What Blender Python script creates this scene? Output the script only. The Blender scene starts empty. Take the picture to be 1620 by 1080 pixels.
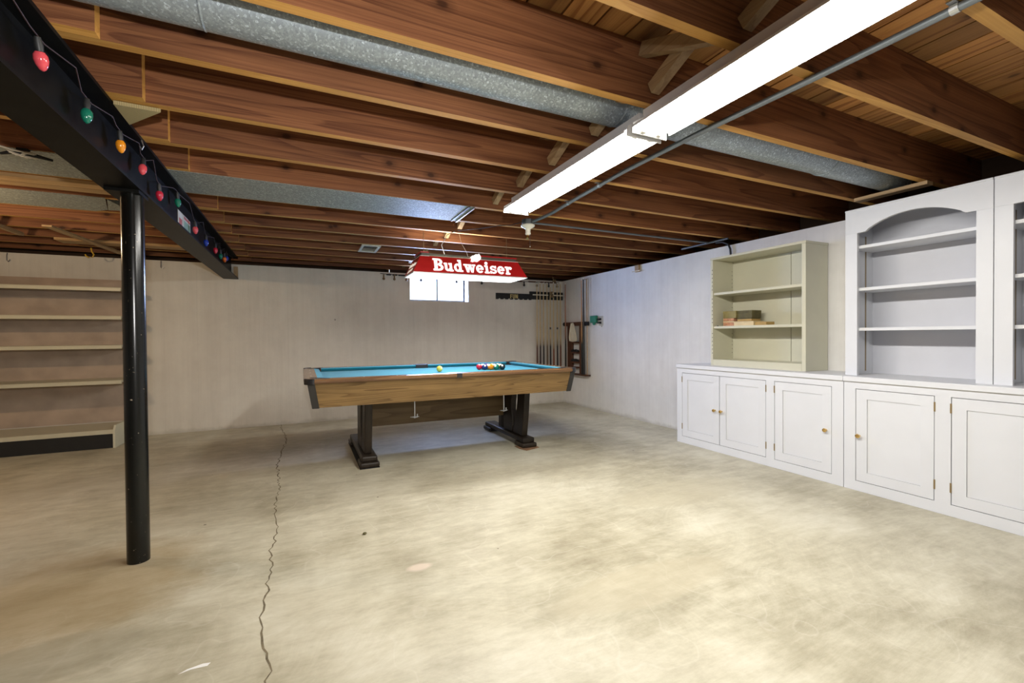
import bpy, bmesh, math, random
from math import sin, cos, pi, radians
from mathutils import Vector, Matrix
random.seed(7)
S = bpy.context.scene
C = S.collection

# ------------------------------------------------------------------ camera, world, light, exposure
cd = bpy.data.cameras.new('camera'); cam = bpy.data.objects.new('camera', cd); C.objects.link(cam)
cd.sensor_width = 36.0; cd.lens = 707.534 / 1620 * 36; cd.clip_start = 0.02
YAW, PITCH, ROLL = radians(25.13), radians(-0.69), radians(-0.45)
_f = Vector((sin(YAW) * cos(PITCH), cos(YAW) * cos(PITCH), sin(PITCH)))
_r = Vector((cos(YAW), -sin(YAW), 0)); _u = _r.cross(_f)
_r2 = cos(ROLL) * _r + sin(ROLL) * _u; _u2 = -sin(ROLL) * _r + cos(ROLL) * _u
cam.matrix_world = Matrix(((_r2.x, _u2.x, -_f.x, 0), (_r2.y, _u2.y, -_f.y, 0), (_r2.z, _u2.z, -_f.z, 1.04), (0, 0, 0, 1)))
S.camera = cam

W = bpy.data.worlds.new('sky'); S.world = W; W.use_nodes = True
W.node_tree.nodes['Background'].inputs[0].default_value = (0.82, 0.90, 1.0, 1)
W.node_tree.nodes['Background'].inputs[1].default_value = 1.0
W.cycles.sampling_method = 'NONE'

TUBE_W = 23.0            # light of one twin-tube fluorescent fixture
POOL_W = 8.5            # light of the tubes inside the pool table lamp
BULB_W = 15.0            # warm bulb in the left half of the basement
S.view_settings.view_transform = 'Standard'; S.view_settings.look = 'None'
S.view_settings.gamma = 1; S.view_settings.use_curve_mapping = False
S.view_settings.exposure = 1.2
S.cycles.use_denoising = True
S.cycles.max_bounces = 8; S.cycles.diffuse_bounces = 3; S.cycles.sample_clamp_indirect = 2.5

# the photographer's flash just above the lens, turned up and to the left
fl = bpy.data.lights.new('camera_flash', 'SPOT'); fl.energy = 56; fl.spot_size = radians(105); fl.spot_blend = 1.0
fl.shadow_soft_size = .025; fl.color = (1, .97, .95)
fo_ = bpy.data.objects.new('camera_flash', fl); C.objects.link(fo_); fo_.location = (0.0, -.12, 1.29)
fo_.rotation_euler = (Vector((-.25, 2.6, 2.05)) - fo_.location).to_track_quat('-Z', 'Y').to_euler()

# daylight entering through the basement window
pl = bpy.data.lights.new('window_daylight', 'AREA'); pl.shape = 'RECTANGLE'; pl.size = 0.80; pl.size_y = 0.32
pl.energy = 48; pl.color = (.42, .55, 1.0)
po = bpy.data.objects.new('window_daylight', pl); C.objects.link(po)
po.location = (1.73, 6.262, 1.70); po.rotation_euler = (radians(-90), 0, 0)

# ------------------------------------------------------------------ materials
def newmat(name):
    m = bpy.data.materials.new(name); m.use_nodes = True
    nt = m.node_tree; b = nt.nodes['Principled BSDF']
    return m, nt, b
def N(nt, typ, **kw):
    n = nt.nodes.new(typ)
    for k, v in kw.items():
        if k in n.inputs.keys() if hasattr(n.inputs, 'keys') else False: n.inputs[k].default_value = v
        else: setattr(n, k, v)
    return n
def L(nt, a, b): nt.links.new(a, b)
def coords(nt, scale=(1, 1, 1), rnd=True, loc=(0, 0, 0)):
    tc = N(nt, 'ShaderNodeTexCoord'); mp = N(nt, 'ShaderNodeMapping')
    mp.inputs['Scale'].default_value = scale; mp.inputs['Location'].default_value = loc
    if rnd:
        oi = N(nt, 'ShaderNodeObjectInfo'); mu = N(nt, 'ShaderNodeMath', operation='MULTIPLY'); mu.inputs[1].default_value = 37.0
        L(nt, oi.outputs['Random'], mu.inputs[0])
        ad = N(nt, 'ShaderNodeVectorMath', operation='ADD')
        L(nt, tc.outputs['Object'], ad.inputs[0]); L(nt, mu.outputs[0], ad.inputs[1]); L(nt, ad.outputs[0], mp.inputs['Vector'])
    else: L(nt, tc.outputs['Object'], mp.inputs['Vector'])
    return mp.outputs['Vector']
def noise(nt, vec, scale, detail=3, rough=.5):
    n = N(nt, 'ShaderNodeTexNoise'); n.inputs['Scale'].default_value = scale
    n.inputs['Detail'].default_value = detail; n.inputs['Roughness'].default_value = rough
    L(nt, vec, n.inputs['Vector']); return n.outputs['Fac']
def ramp(nt, fac, stops):
    r = N(nt, 'ShaderNodeValToRGB'); e = r.color_ramp.elements
    while len(e) < len(stops): e.new(0.5)
    for el, (p, c) in zip(e, stops): el.position = p; el.color = (*c, 1) if len(c) == 3 else c
    L(nt, fac, r.inputs[0]); return r.outputs[0]
def math(nt, op, a, b=None):
    m = N(nt, 'ShaderNodeMath', operation=op)
    for i, v in enumerate((a, b)):
        if v is None: continue
        if isinstance(v, (int, float)): m.inputs[i].default_value = v
        else: L(nt, v, m.inputs[i])
    return m.outputs[0]
def mix(nt, fac, a, b, mode='MIX'):
    m = N(nt, 'ShaderNodeMix', data_type='RGBA', blend_type=mode)
    for sock, v in ((m.inputs[0], fac), (m.inputs[6], a), (m.inputs[7], b)):
        if isinstance(v, (int, float)): sock.default_value = v
        elif isinstance(v, tuple): sock.default_value = (*v, 1)
        else: L(nt, v, sock)
    return m.outputs[2]
def bump(nt, b, h, strength=.2, dist=.01):
    n = N(nt, 'ShaderNodeBump'); n.inputs['Strength'].default_value = strength; n.inputs['Distance'].default_value = dist
    L(nt, h, n.inputs['Height']); L(nt, n.outputs[0], b.inputs['Normal'])
def plain(name, col, rough=.5, metal=0.0, var=.08, scale=14, spec=None, coat=0):
    m, nt, b = newmat(name)
    v = coords(nt, (1, 1, 1)); n = noise(nt, v, scale, 3)
    c0 = tuple(max(0, x * (1 - var)) for x in col); c1 = tuple(min(1, x * (1 + var)) for x in col)
    L(nt, ramp(nt, n, [(.3, c0), (.7, c1)]), b.inputs['Base Color'])
    b.inputs['Roughness'].default_value = rough; b.inputs['Metallic'].default_value = metal
    if spec is not None: b.inputs['Specular IOR Level'].default_value = spec
    if coat: b.inputs['Coat Weight'].default_value = coat
    return m
def emis(name, col, strength, base=(.9, .9, .9), sampling='NONE'):
    m, nt, b = newmat(name); m.cycles.emission_sampling = sampling
    b.inputs['Base Color'].default_value = (*base, 1)
    b.inputs['Emission Color'].default_value = (*col, 1); b.inputs['Emission Strength'].default_value = strength
    return m
def wood(name, light, dark, axis='X', rings=9.0, knots=True, rough=.6, sc=1.0, streak=.45, spec=.3, hue=.14):
    m, nt, b = newmat(name)
    a = (.30, 5, 5) if axis == 'X' else ((5, .30, 5) if axis == 'Y' else (5, 5, .30))
    a = tuple(x * sc for x in a); a2 = tuple(x * (34 if x > 1 else 5) for x in a)
    v = coords(nt, a); n = noise(nt, v, 1.0, 2, .4)
    s = math(nt, 'FRACT', math(nt, 'MULTIPLY', n, rings * 2.6))
    mid = tuple((l * 3 + d) / 4 for l, d in zip(light, dark))
    c = ramp(nt, s, [(0, light), (.55, mid), (.90, dark), (.97, dark), (1, light)])
    v2 = coords(nt, a2); n2 = noise(nt, v2, 1.0, 3, .65)
    c = mix(nt, streak, c, ramp(nt, n2, [(.38, dark), (.60, light)]), 'MIX')
    v3 = coords(nt, tuple(x * (1.2 if x > 1 else 4) for x in a)); n3 = noise(nt, v3, 1.0, 3, .6)
    c = mix(nt, 1.0, c, ramp(nt, n3, [(.3, (.80,) * 3), (.7, (1.15,) * 3)]), 'MULTIPLY')
    oi = N(nt, 'ShaderNodeObjectInfo')
    tone = ramp(nt, oi.outputs['Random'], [(0, (1 - hue,) * 3), (1, (1 + hue, 1 + hue * .9, 1 + hue * .8))])
    c = mix(nt, 1.0, c, tone, 'MULTIPLY')
    if knots:
        vk = coords(nt, (1, 1, 1)); sp = N(nt, 'ShaderNodeSeparateXYZ'); L(nt, vk, sp.inputs[0])
        cb = N(nt, 'ShaderNodeCombineXYZ'); al, ac = (0, 2) if axis == 'X' else (1, 0)
        L(nt, math(nt, 'MULTIPLY', sp.outputs[al], 2.3), cb.inputs[0]); L(nt, math(nt, 'MULTIPLY', sp.outputs[ac], 3.4), cb.inputs[1])
        vo = N(nt, 'ShaderNodeTexVoronoi', voronoi_dimensions='2D'); vo.inputs['Scale'].default_value = 1.0; L(nt, cb.outputs[0], vo.inputs['Vector'])
        dd = math(nt, 'ADD', vo.outputs['Distance'], math(nt, 'MULTIPLY', math(nt, 'SUBTRACT', n2, .5), .05))
        k = ramp(nt, dd, [(.03, (1, 1, 1)), (.055, (.45,) * 3), (.13, (0, 0, 0))])
        c = mix(nt, math(nt, 'MULTIPLY', k, .85), c, tuple(d * .30 for d in dark))
    L(nt, c, b.inputs['Base Color']); b.inputs['Roughness'].default_value = rough
    b.inputs['Specular IOR Level'].default_value = spec
    bump(nt, b, n2, .12, .004)
    return m

M = {}
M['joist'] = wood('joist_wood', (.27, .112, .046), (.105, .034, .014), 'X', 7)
M['joist_lit_edge'] = wood('joist_lit_edge_wood', (.60, .33, .085), (.44, .21, .045), 'X', 4, knots=False)  # yellower bottom wood, brightened by floor bounce painted in; end grain shares it
M['subfloor'] = wood('subfloor_wood', (.52, .265, .085), (.26, .10, .03), 'Y', 4, hue=.45, streak=.25)
M['pale_wood'] = wood('pale_strip_wood', (.52, .34, .16), (.36, .21, .09), 'X', 5, knots=False)
M['pale_wood_y'] = wood('pale_board_wood', (.46, .32, .17), (.32, .20, .10), 'Y', 5, knots=False)
M['oak'] = wood('oak_laminate', (.25, .155, .060), (.12, .066, .022), 'X', 8, knots=False, rough=.4, sc=1.7, streak=.3)
M['rail_wood'] = wood('walnut_rail', (.28, .15, .07), (.11, .05, .025), 'X', 6, knots=False, rough=.16, spec=.6)
M['rail_end_glare'] = wood('walnut_rail_end_glare', (.33, .205, .12), (.20, .11, .06), 'Y', 6, knots=False, rough=.18, spec=.6)  # end rails a paler, greyer walnut, glare painted into the colour
M['dark_wood'] = wood('dark_stained_wood', (.028, .020, .013), (.014, .010, .007), 'Z', 5, knots=False, rough=.45)
M['panel_wood'] = wood('brown_panel_wood', (.17, .115, .055), (.10, .062, .028), 'X', 6, knots=False, rough=.5)
M['rack_wood'] = wood('rack_brown_wood', (.12, .048, .024), (.055, .020, .011), 'Z', 6, knots=False, rough=.4)
M['black_paint'] = plain('black_paint', (.005, .005, .0045), .40, var=.3, spec=.07)
M['black_matte'] = plain('black_matte', (.010, .010, .010), .7)
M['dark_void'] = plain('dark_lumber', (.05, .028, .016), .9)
M['white_paint'] = plain('white_cabinet_paint', (.72, .735, .77), .42, var=.02, scale=5)
M['white_shaded_back'] = plain('white_shaded_back_board', (.66, .67, .73), .55, var=.03, scale=5)  # hutch backs greyer and bluer, inner shade painted into the white
M['white_enamel'] = plain('white_enamel', (.80, .80, .80), .3, var=.01)
M['grey_enamel'] = plain('white_reflector', (.83, .83, .86), .3, var=.01)
M['tan_metal'] = plain('tan_painted_metal', (.61, .59, .455), .42, var=.03, scale=6)
M['tan_shelf'] = plain('tan_shelf_metal', (.56, .53, .40), .4, var=.04, scale=6)
M['brass'] = plain('brass', (.75, .52, .20), .22, 1.0)
M['dark_brass'] = plain('aged_brass', (.35, .26, .14), .4, .8)
M['steel'] = plain('zinc_steel', (.55, .57, .60), .3, .9)
M['conduit'] = plain('grey_conduit', (.15, .17, .185), .45, .4)
M['trim_metal'] = plain('dark_metal_trim', (.030, .027, .024), .45, .2)
M['cord_dark'] = plain('dark_cord', (.02, .02, .02), .5)
M['cord_red'] = plain('twisted_red_cord', (.035, .014, .011), .7)
M['rope'] = plain('cream_cord', (.60, .52, .40), .7)
M['yellow'] = plain('yellow_plastic', (.62, .38, .03), .4)
M['porcelain'] = plain('white_porcelain', (.82, .80, .70), .2, var=.02)
M['green_plastic'] = plain('green_plastic', (.02, .22, .13), .35)
M['outlet'] = plain('cream_outlet_plate', (.46, .43, .34), .4)
M['cloth_towel'] = plain('cream_cloth', (.68, .63, .50), .9)
M['card_olive'] = plain('olive_card', (.24, .20, .075), .7, var=.25)
M['card_dark'] = plain('dark_olive_card', (.10, .085, .03), .7, var=.25)
M['card_orange'] = plain('salmon_card', (.55, .27, .15), .7, var=.3, scale=40)
M['card_cream'] = plain('cream_card', (.72, .58, .34), .7, var=.12)
M['card_tan'] = plain('mustard_card', (.48, .31, .10), .7, var=.15)
M['rust_shim'] = plain('rusty_shim', (.22, .12, .06), .8, var=.3)
M['crack'] = plain('crack_shadow_gap', (.16, .13, .08), .9, var=.4, scale=40)
M['chalk'] = plain('white_paint_mark', (.9, .9, .88), .8, var=.02)
M['pocket'] = plain('black_pocket_plastic', (.012, .012, .014), .42)
M['sight'] = plain('pearl_sight', (.85, .82, .75), .25, var=.02)
M['paper_label'] = plain('printed_label', (.60, .58, .52), .6)
M['label_green'] = plain('label_green_print', (.20, .33, .24), .6)
M['label_red'] = plain('label_red_print', (.40, .10, .07), .6)
M['gold'] = plain('gold_letters', (.70, .55, .22), .35, .6)
M['gloss_red'] = plain('red_shade', (.50, .012, .014), .35, var=.04)
M['shade_grey'] = plain('grey_shade_band', (.13, .12, .09), .45)
M['brown_knob'] = plain('brown_ornament', (.20, .13, .06), .7, var=.4, scale=60)
M['vent_beige'] = plain('beige_register', (.50, .48, .40), .4)
M['vent_dark'] = plain('register_louvre', (.13, .14, .14), .4, .3)

def cloth(name, col, v=.05):
    m, nt, b = newmat(name)
    vec = coords(nt, (1, 1, 1)); n = noise(nt, vec, 400, 2); n2 = noise(nt, vec, 4, 3)
    c = ramp(nt, n2, [(.3, tuple(x * (1 - v) for x in col)), (.7, tuple(x * (1 + v) for x in col))])
    L(nt, c, b.inputs['Base Color']); b.inputs['Roughness'].default_value = .85
    b.inputs['Sheen Weight'].default_value = .15; bump(nt, b, n, .1, .001)
    return m
M['felt'] = cloth('turquoise_felt', (.002, .25, .34))

def galv(name, dark=1.0, sp=70, tint=(.60, .66, .70), metal=.55, rmax=.45):
    m, nt, b = newmat(name)
    vec = coords(nt, (1, 1, 1))
    vo = N(nt, 'ShaderNodeTexVoronoi'); vo.inputs['Scale'].default_value = sp; L(nt, vec, vo.inputs['Vector'])
    n = noise(nt, vec, sp * 2.5, 2)
    f = math(nt, 'ADD', math(nt, 'MULTIPLY', vo.outputs['Color'], .55), math(nt, 'MULTIPLY', n, .45))
    c = ramp(nt, f, [(.25, tuple(x * .62 * dark for x in tint)), (.62, tuple(x * .85 * dark for x in tint)), (.85, tuple(min(1, x * 1.9 * dark) for x in tint))])
    L(nt, c, b.inputs['Base Color']); b.inputs['Metallic'].default_value = metal
    r = ramp(nt, f, [(.2, (rmax + .1,) * 3), (.8, (rmax - .15,) * 3)]); L(nt, r, b.inputs['Roughness'])
    return m
M['galv'] = galv('galvanised_steel', .78, 150, (.50, .58, .64))
M['brown_panel'] = plain('brown_back_panel', (.46, .36, .28), .75, var=.15, scale=5)
M['galv_pan'] = galv('galvanised_sheet', .62, 130, (.56, .60, .56), .3, .6)

def concrete_floor():
    m, nt, b = newmat('concrete_floor')
    v = coords(nt, (1, 1, 1), False)
    n1 = noise(nt, v, .9, 6, .65); n2 = noise(nt, v, 3.8, 9, .72)
    vs = coords(nt, (1.2, 5, 1), False); n3 = noise(nt, vs, 3.0, 9, .75)
    f = math(nt, 'ADD', math(nt, 'MULTIPLY', n1, .5), math(nt, 'ADD', math(nt, 'MULTIPLY', n2, .25), math(nt, 'MULTIPLY', n3, .25)))
    c = ramp(nt, f, [(.37, (.27, .235, .155)), (.455, (.42, .385, .28)), (.525, (.55, .515, .395)), (.61, (.67, .64, .525))])
    # trowel arcs: thin pale contour lines of a stretched noise
    va = coords(nt, (.7, .7, 1), False); na = noise(nt, va, 1.6, 3, .5)
    fr = math(nt, 'ABSOLUTE', math(nt, 'SUBTRACT', math(nt, 'FRACT', math(nt, 'MULTIPLY', na, 9.0)), .5))
    c = mix(nt, math(nt, 'MULTIPLY', ramp(nt, fr, [(.0, (1, 1, 1)), (.03, (0, 0, 0))]), math(nt, 'MULTIPLY', n2, .40)), c, (.70, .67, .58))
    # fine trowel scratches, swirled
    nw = N(nt, 'ShaderNodeTexNoise'); nw.inputs['Scale'].default_value = .55; nw.inputs['Detail'].default_value = 2; L(nt, v, nw.inputs['Vector'])
    vw = N(nt, 'ShaderNodeVectorMath', operation='MULTIPLY_ADD'); L(nt, nw.outputs['Color'], vw.inputs[0]); vw.inputs[1].default_value = (2.2, 2.2, 0); L(nt, v, vw.inputs[2])
    mp2 = N(nt, 'ShaderNodeMapping'); mp2.inputs['Scale'].default_value = (4, 60, 1); mp2.inputs['Rotation'].default_value = (0, 0, .35); L(nt, vw.outputs[0], mp2.inputs['Vector'])
    nf = noise(nt, mp2.outputs[0], 1.0, 6, .75)
    c = mix(nt, .09, c, ramp(nt, nf, [(.40, (.36, .32, .23)), (.60, (.70, .67, .56))]))
    # stains, and soft-edged darker areas around the table
    sep = N(nt, 'ShaderNodeSeparateXYZ'); L(nt, v, sep.inputs[0]); X, Y = sep.outputs[0], sep.outputs[1]
    def blotch(c, cx, cy, rx, ry, col, amt, edge=.45, wob=.9):
        dx = math(nt, 'DIVIDE', math(nt, 'SUBTRACT', X, cx), rx); dy = math(nt, 'DIVIDE', math(nt, 'SUBTRACT', Y, cy), ry)
        d = math(nt, 'SQRT', math(nt, 'ADD', math(nt, 'MULTIPLY', dx, dx), math(nt, 'MULTIPLY', dy, dy)))
        d = math(nt, 'ADD', d, math(nt, 'MULTIPLY', math(nt, 'SUBTRACT', n2, .5), wob))
        k = ramp(nt, d, [(1 - edge, (1, 1, 1)), (1.0, (0, 0, 0))])
        return mix(nt, math(nt, 'MULTIPLY', k, amt), c, col)
    c = blotch(c, -.85, 2.45, .52, .55, (.38, .26, .11), .45)
    c = blotch(c, -1.2, 2.35, .6, .25, (.36, .27, .14), .3)
    c = blotch(c, -.75, 1.95, .28, .14, (.31, .28, .20), .45, .2, .5)
    c = blotch(c, .3, 5.0, 1.3, .5, (.20, .17, .12), .45, .8)  # broad soft-edged darker areas behind and beside the table
    c = blotch(c, -.6, 4.6, .9, .35, (.22, .19, .13), .45, .8)
    c = blotch(c, 2.35, 4.6, .5, .3, (.24, .21, .15), .45, .8)
    c = blotch(c, -1.6, 4.2, 1.0, .6, (.25, .22, .15), .4, .9)
    c = blotch(c, .47, 2.0, .06, .035, (.75, .62, .52), .6, .5, 1.2)
    c = blotch(c, 1.3, 1.45, .45, .14, (.48, .43, .31), .5, .15, .7)
    c = blotch(c, 2.3, 2.2, .55, .2, (.50, .455, .33), .45, .15, .8)
    # dark specks
    vo = N(nt, 'ShaderNodeTexVoronoi'); vo.inputs['Scale'].default_value = 3.1; L(nt, v, vo.inputs['Vector'])
    c = mix(nt, math(nt, 'MULTIPLY', ramp(nt, vo.outputs['Distance'], [(.018, (1, 1, 1)), (.026, (0, 0, 0))]), .8), c, (.06, .045, .03))
    L(nt, c, b.inputs['Base Color'])
    L(nt, ramp(nt, n2, [(.3, (.42,) * 3), (.7, (.62,) * 3)]), b.inputs['Roughness'])
    b.inputs['Specular IOR Level'].default_value = .35
    bump(nt, b, math(nt, 'ADD', n2, math(nt, 'MULTIPLY', nf, .4)), .10, .01)
    return m
M['floor'] = concrete_floor()

def painted_wall(name, axis, c0, c1):
    m, nt, b = newmat(name)
    v = coords(nt, (1, 1, 1), False); n1 = noise(nt, v, 1.1, 4, .6); n2 = noise(nt, v, 7, 5, .65)
    a = (7, 1, .35) if axis == 'X' else (1, 7, .35)
    vs = coords(nt, a, False); n3 = noise(nt, vs, 1.0, 5, .7)
    f = math(nt, 'ADD', math(nt, 'MULTIPLY', n1, .45), math(nt, 'ADD', math(nt, 'MULTIPLY', n2, .2), math(nt, 'MULTIPLY', n3, .35)))
    c = ramp(nt, f, [(.33, c0), (.62, c1)])
    # form-board seams: faint vertical lines
    sep = N(nt, 'ShaderNodeSeparateXYZ'); L(nt, v, sep.inputs[0])
    u = sep.outputs[0] if axis == 'X' else sep.outputs[1]
    fr = math(nt, 'ABSOLUTE', math(nt, 'SUBTRACT', math(nt, 'FRACT', math(nt, 'MULTIPLY', u, 3.3)), .5))
    k = ramp(nt, fr, [(0, (1, 1, 1)), (.02, (0, 0, 0))])
    c = mix(nt, math(nt, 'MULTIPLY', k, math(nt, 'MULTIPLY', n3, .22)), c, tuple(x * .7 for x in c0))
    vo = N(nt, 'ShaderNodeTexVoronoi'); vo.inputs['Scale'].default_value = 2.3; L(nt, v, vo.inputs['Vector'])
    c = mix(nt, math(nt, 'MULTIPLY', ramp(nt, vo.outputs['Distance'], [(.02, (1, 1, 1)), (.03, (0, 0, 0))]), .6), c, (.15, .12, .09))
    # darker brown-grey towards the foot of the wall
    z = sep.outputs[2]
    g = ramp(nt, math(nt, 'ADD', z, math(nt, 'MULTIPLY', n2, .1)), [(.06, (1, 1, 1)), (.10, (0, 0, 0))])
    c = mix(nt, math(nt, 'MULTIPLY', g, .4), c, (.36, .33, .26))
    L(nt, c, b.inputs['Base Color']); b.inputs['Roughness'].default_value = .8
    b.inputs['Specular IOR Level'].default_value = .2
    bump(nt, b, math(nt, 'ADD', n2, math(nt, 'MULTIPLY', n3, 1.0)), .25, .012)
    return m
M['wall_b'] = painted_wall('whitewashed_back_wall', 'X', (.60, .56, .49), (.76, .72, .64))
M['wall_r'] = painted_wall('whitewashed_right_wall', 'Y', (.66, .64, .61), (.82, .805, .775))

def chip_black():
    m, nt, b = newmat('chipped_black_paint')
    v = coords(nt, (1, 1, 1), False); n = noise(nt, v, 60, 4, .7); n2 = noise(nt, v, 4, 2)
    k = ramp(nt, math(nt, 'ADD', n, math(nt, 'MULTIPLY', n2, .12)), [(.745, (0, 0, 0)), (.765, (1, 1, 1))])
    L(nt, mix(nt, k, (.004, .0045, .004), (.40, .33, .24)), b.inputs['Base Color'])
    b.inputs['Roughness'].default_value = .2; b.inputs['Specular IOR Level'].default_value = .4
    return m
M['post_paint'] = chip_black()
def rib_mat():
    m, nt, b = newmat('ribbed_filter')
    v = coords(nt, (1, 1, 1), False); w = N(nt, 'ShaderNodeTexWave'); w.inputs['Scale'].default_value = 60; L(nt, v, w.inputs['Vector'])
    L(nt, ramp(nt, w.outputs['Fac'], [(.3, (.20, .15, .06)), (.6, (.50, .42, .22))]), b.inputs['Base Color'])
    b.inputs['Roughness'].default_value = .8; return m
M['ribbed'] = rib_mat()
M['tube'] = emis('fluorescent_tube', (1.0, .97, .90), 4.0)
M['pool_tube'] = emis('pool_lamp_tube', (.97, .97, 1.0), 3.0)
M['sign_white'] = emis('backlit_white_letters', (1, .98, .95), .5)
M['sign_dim'] = emis('backlit_end_letters', (1, .93, .75), .2)
M['glow_bulb'] = emis('lit_bulb', (1.0, .66, .36), 4.0)
for nm, col in dict(red=(.55, .02, .05), green=(.01, .16, .10), amber=(.80, .28, .015), pink=(.70, .08, .10), blue=(.02, .05, .40), orange=(.85, .16, .02)).items():
    M['xmas_' + nm] = plain('glass_bulb_' + nm, col, .15, spec=.6, var=.03)

def glass():
    m = bpy.data.materials.new('window_glass'); m.use_nodes = True; nt = m.node_tree; nt.nodes.clear()
    o = N(nt, 'ShaderNodeOutputMaterial'); t = N(nt, 'ShaderNodeBsdfTransparent'); g = N(nt, 'ShaderNodeBsdfGlossy')
    g.inputs['Roughness'].default_value = .05; t.inputs[0].default_value = (.95, .97, .98, 1)
    x = N(nt, 'ShaderNodeMixShader'); x.inputs[0].default_value = .06
    L(nt, t.outputs[0], x.inputs[1]); L(nt, g.outputs[0], x.inputs[2]); L(nt, x.outputs[0], o.inputs[0]); return m
M['glass'] = glass()

def ball_mat(name, col, stripe=False):
    m, nt, b = newmat(name)
    tc = N(nt, 'ShaderNodeTexCoord'); sep = N(nt, 'ShaderNodeSeparateXYZ'); L(nt, tc.outputs['Object'], sep.inputs[0])
    white = (.85, .80, .62)
    if stripe:
        k = ramp(nt, math(nt, 'ABSOLUTE', sep.outputs[2]), [(.0155, (0, 0, 0)), (.0162, (1, 1, 1))])
        c = mix(nt, k, col, white)
    else: c = mix(nt, 0.0, col, white)
    # round number spot
    d = N(nt, 'ShaderNodeVectorMath', operation='DISTANCE'); L(nt, tc.outputs['Object'], d.inputs[0]); d.inputs[1].default_value = (-.012, -.020, .0165)
    c = mix(nt, ramp(nt, d.outputs['Value'], [(.0085, (1, 1, 1)), (.0092, (0, 0, 0))]), c, white)
    L(nt, c, b.inputs['Base Color']); b.inputs['Roughness'].default_value = .08
    return m

def cue_mat(name, butt, shaft=(.56, .41, .21), split=.42):
    m, nt, b = newmat(name)
    tc = N(nt, 'ShaderNodeTexCoord'); sep = N(nt, 'ShaderNodeSeparateXYZ'); L(nt, tc.outputs['Object'], sep.inputs[0])
    k = ramp(nt, math(nt, 'DIVIDE', sep.outputs[2], 1.45), [(split - .03, butt), (split, tuple((x + y) / 2 for x, y in zip(butt, shaft))), (split + .07, shaft), (.97, shaft), (.985, (.8, .78, .7))])
    L(nt, k, b.inputs['Base Color']); b.inputs['Roughness'].default_value = .3
    return m

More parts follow.
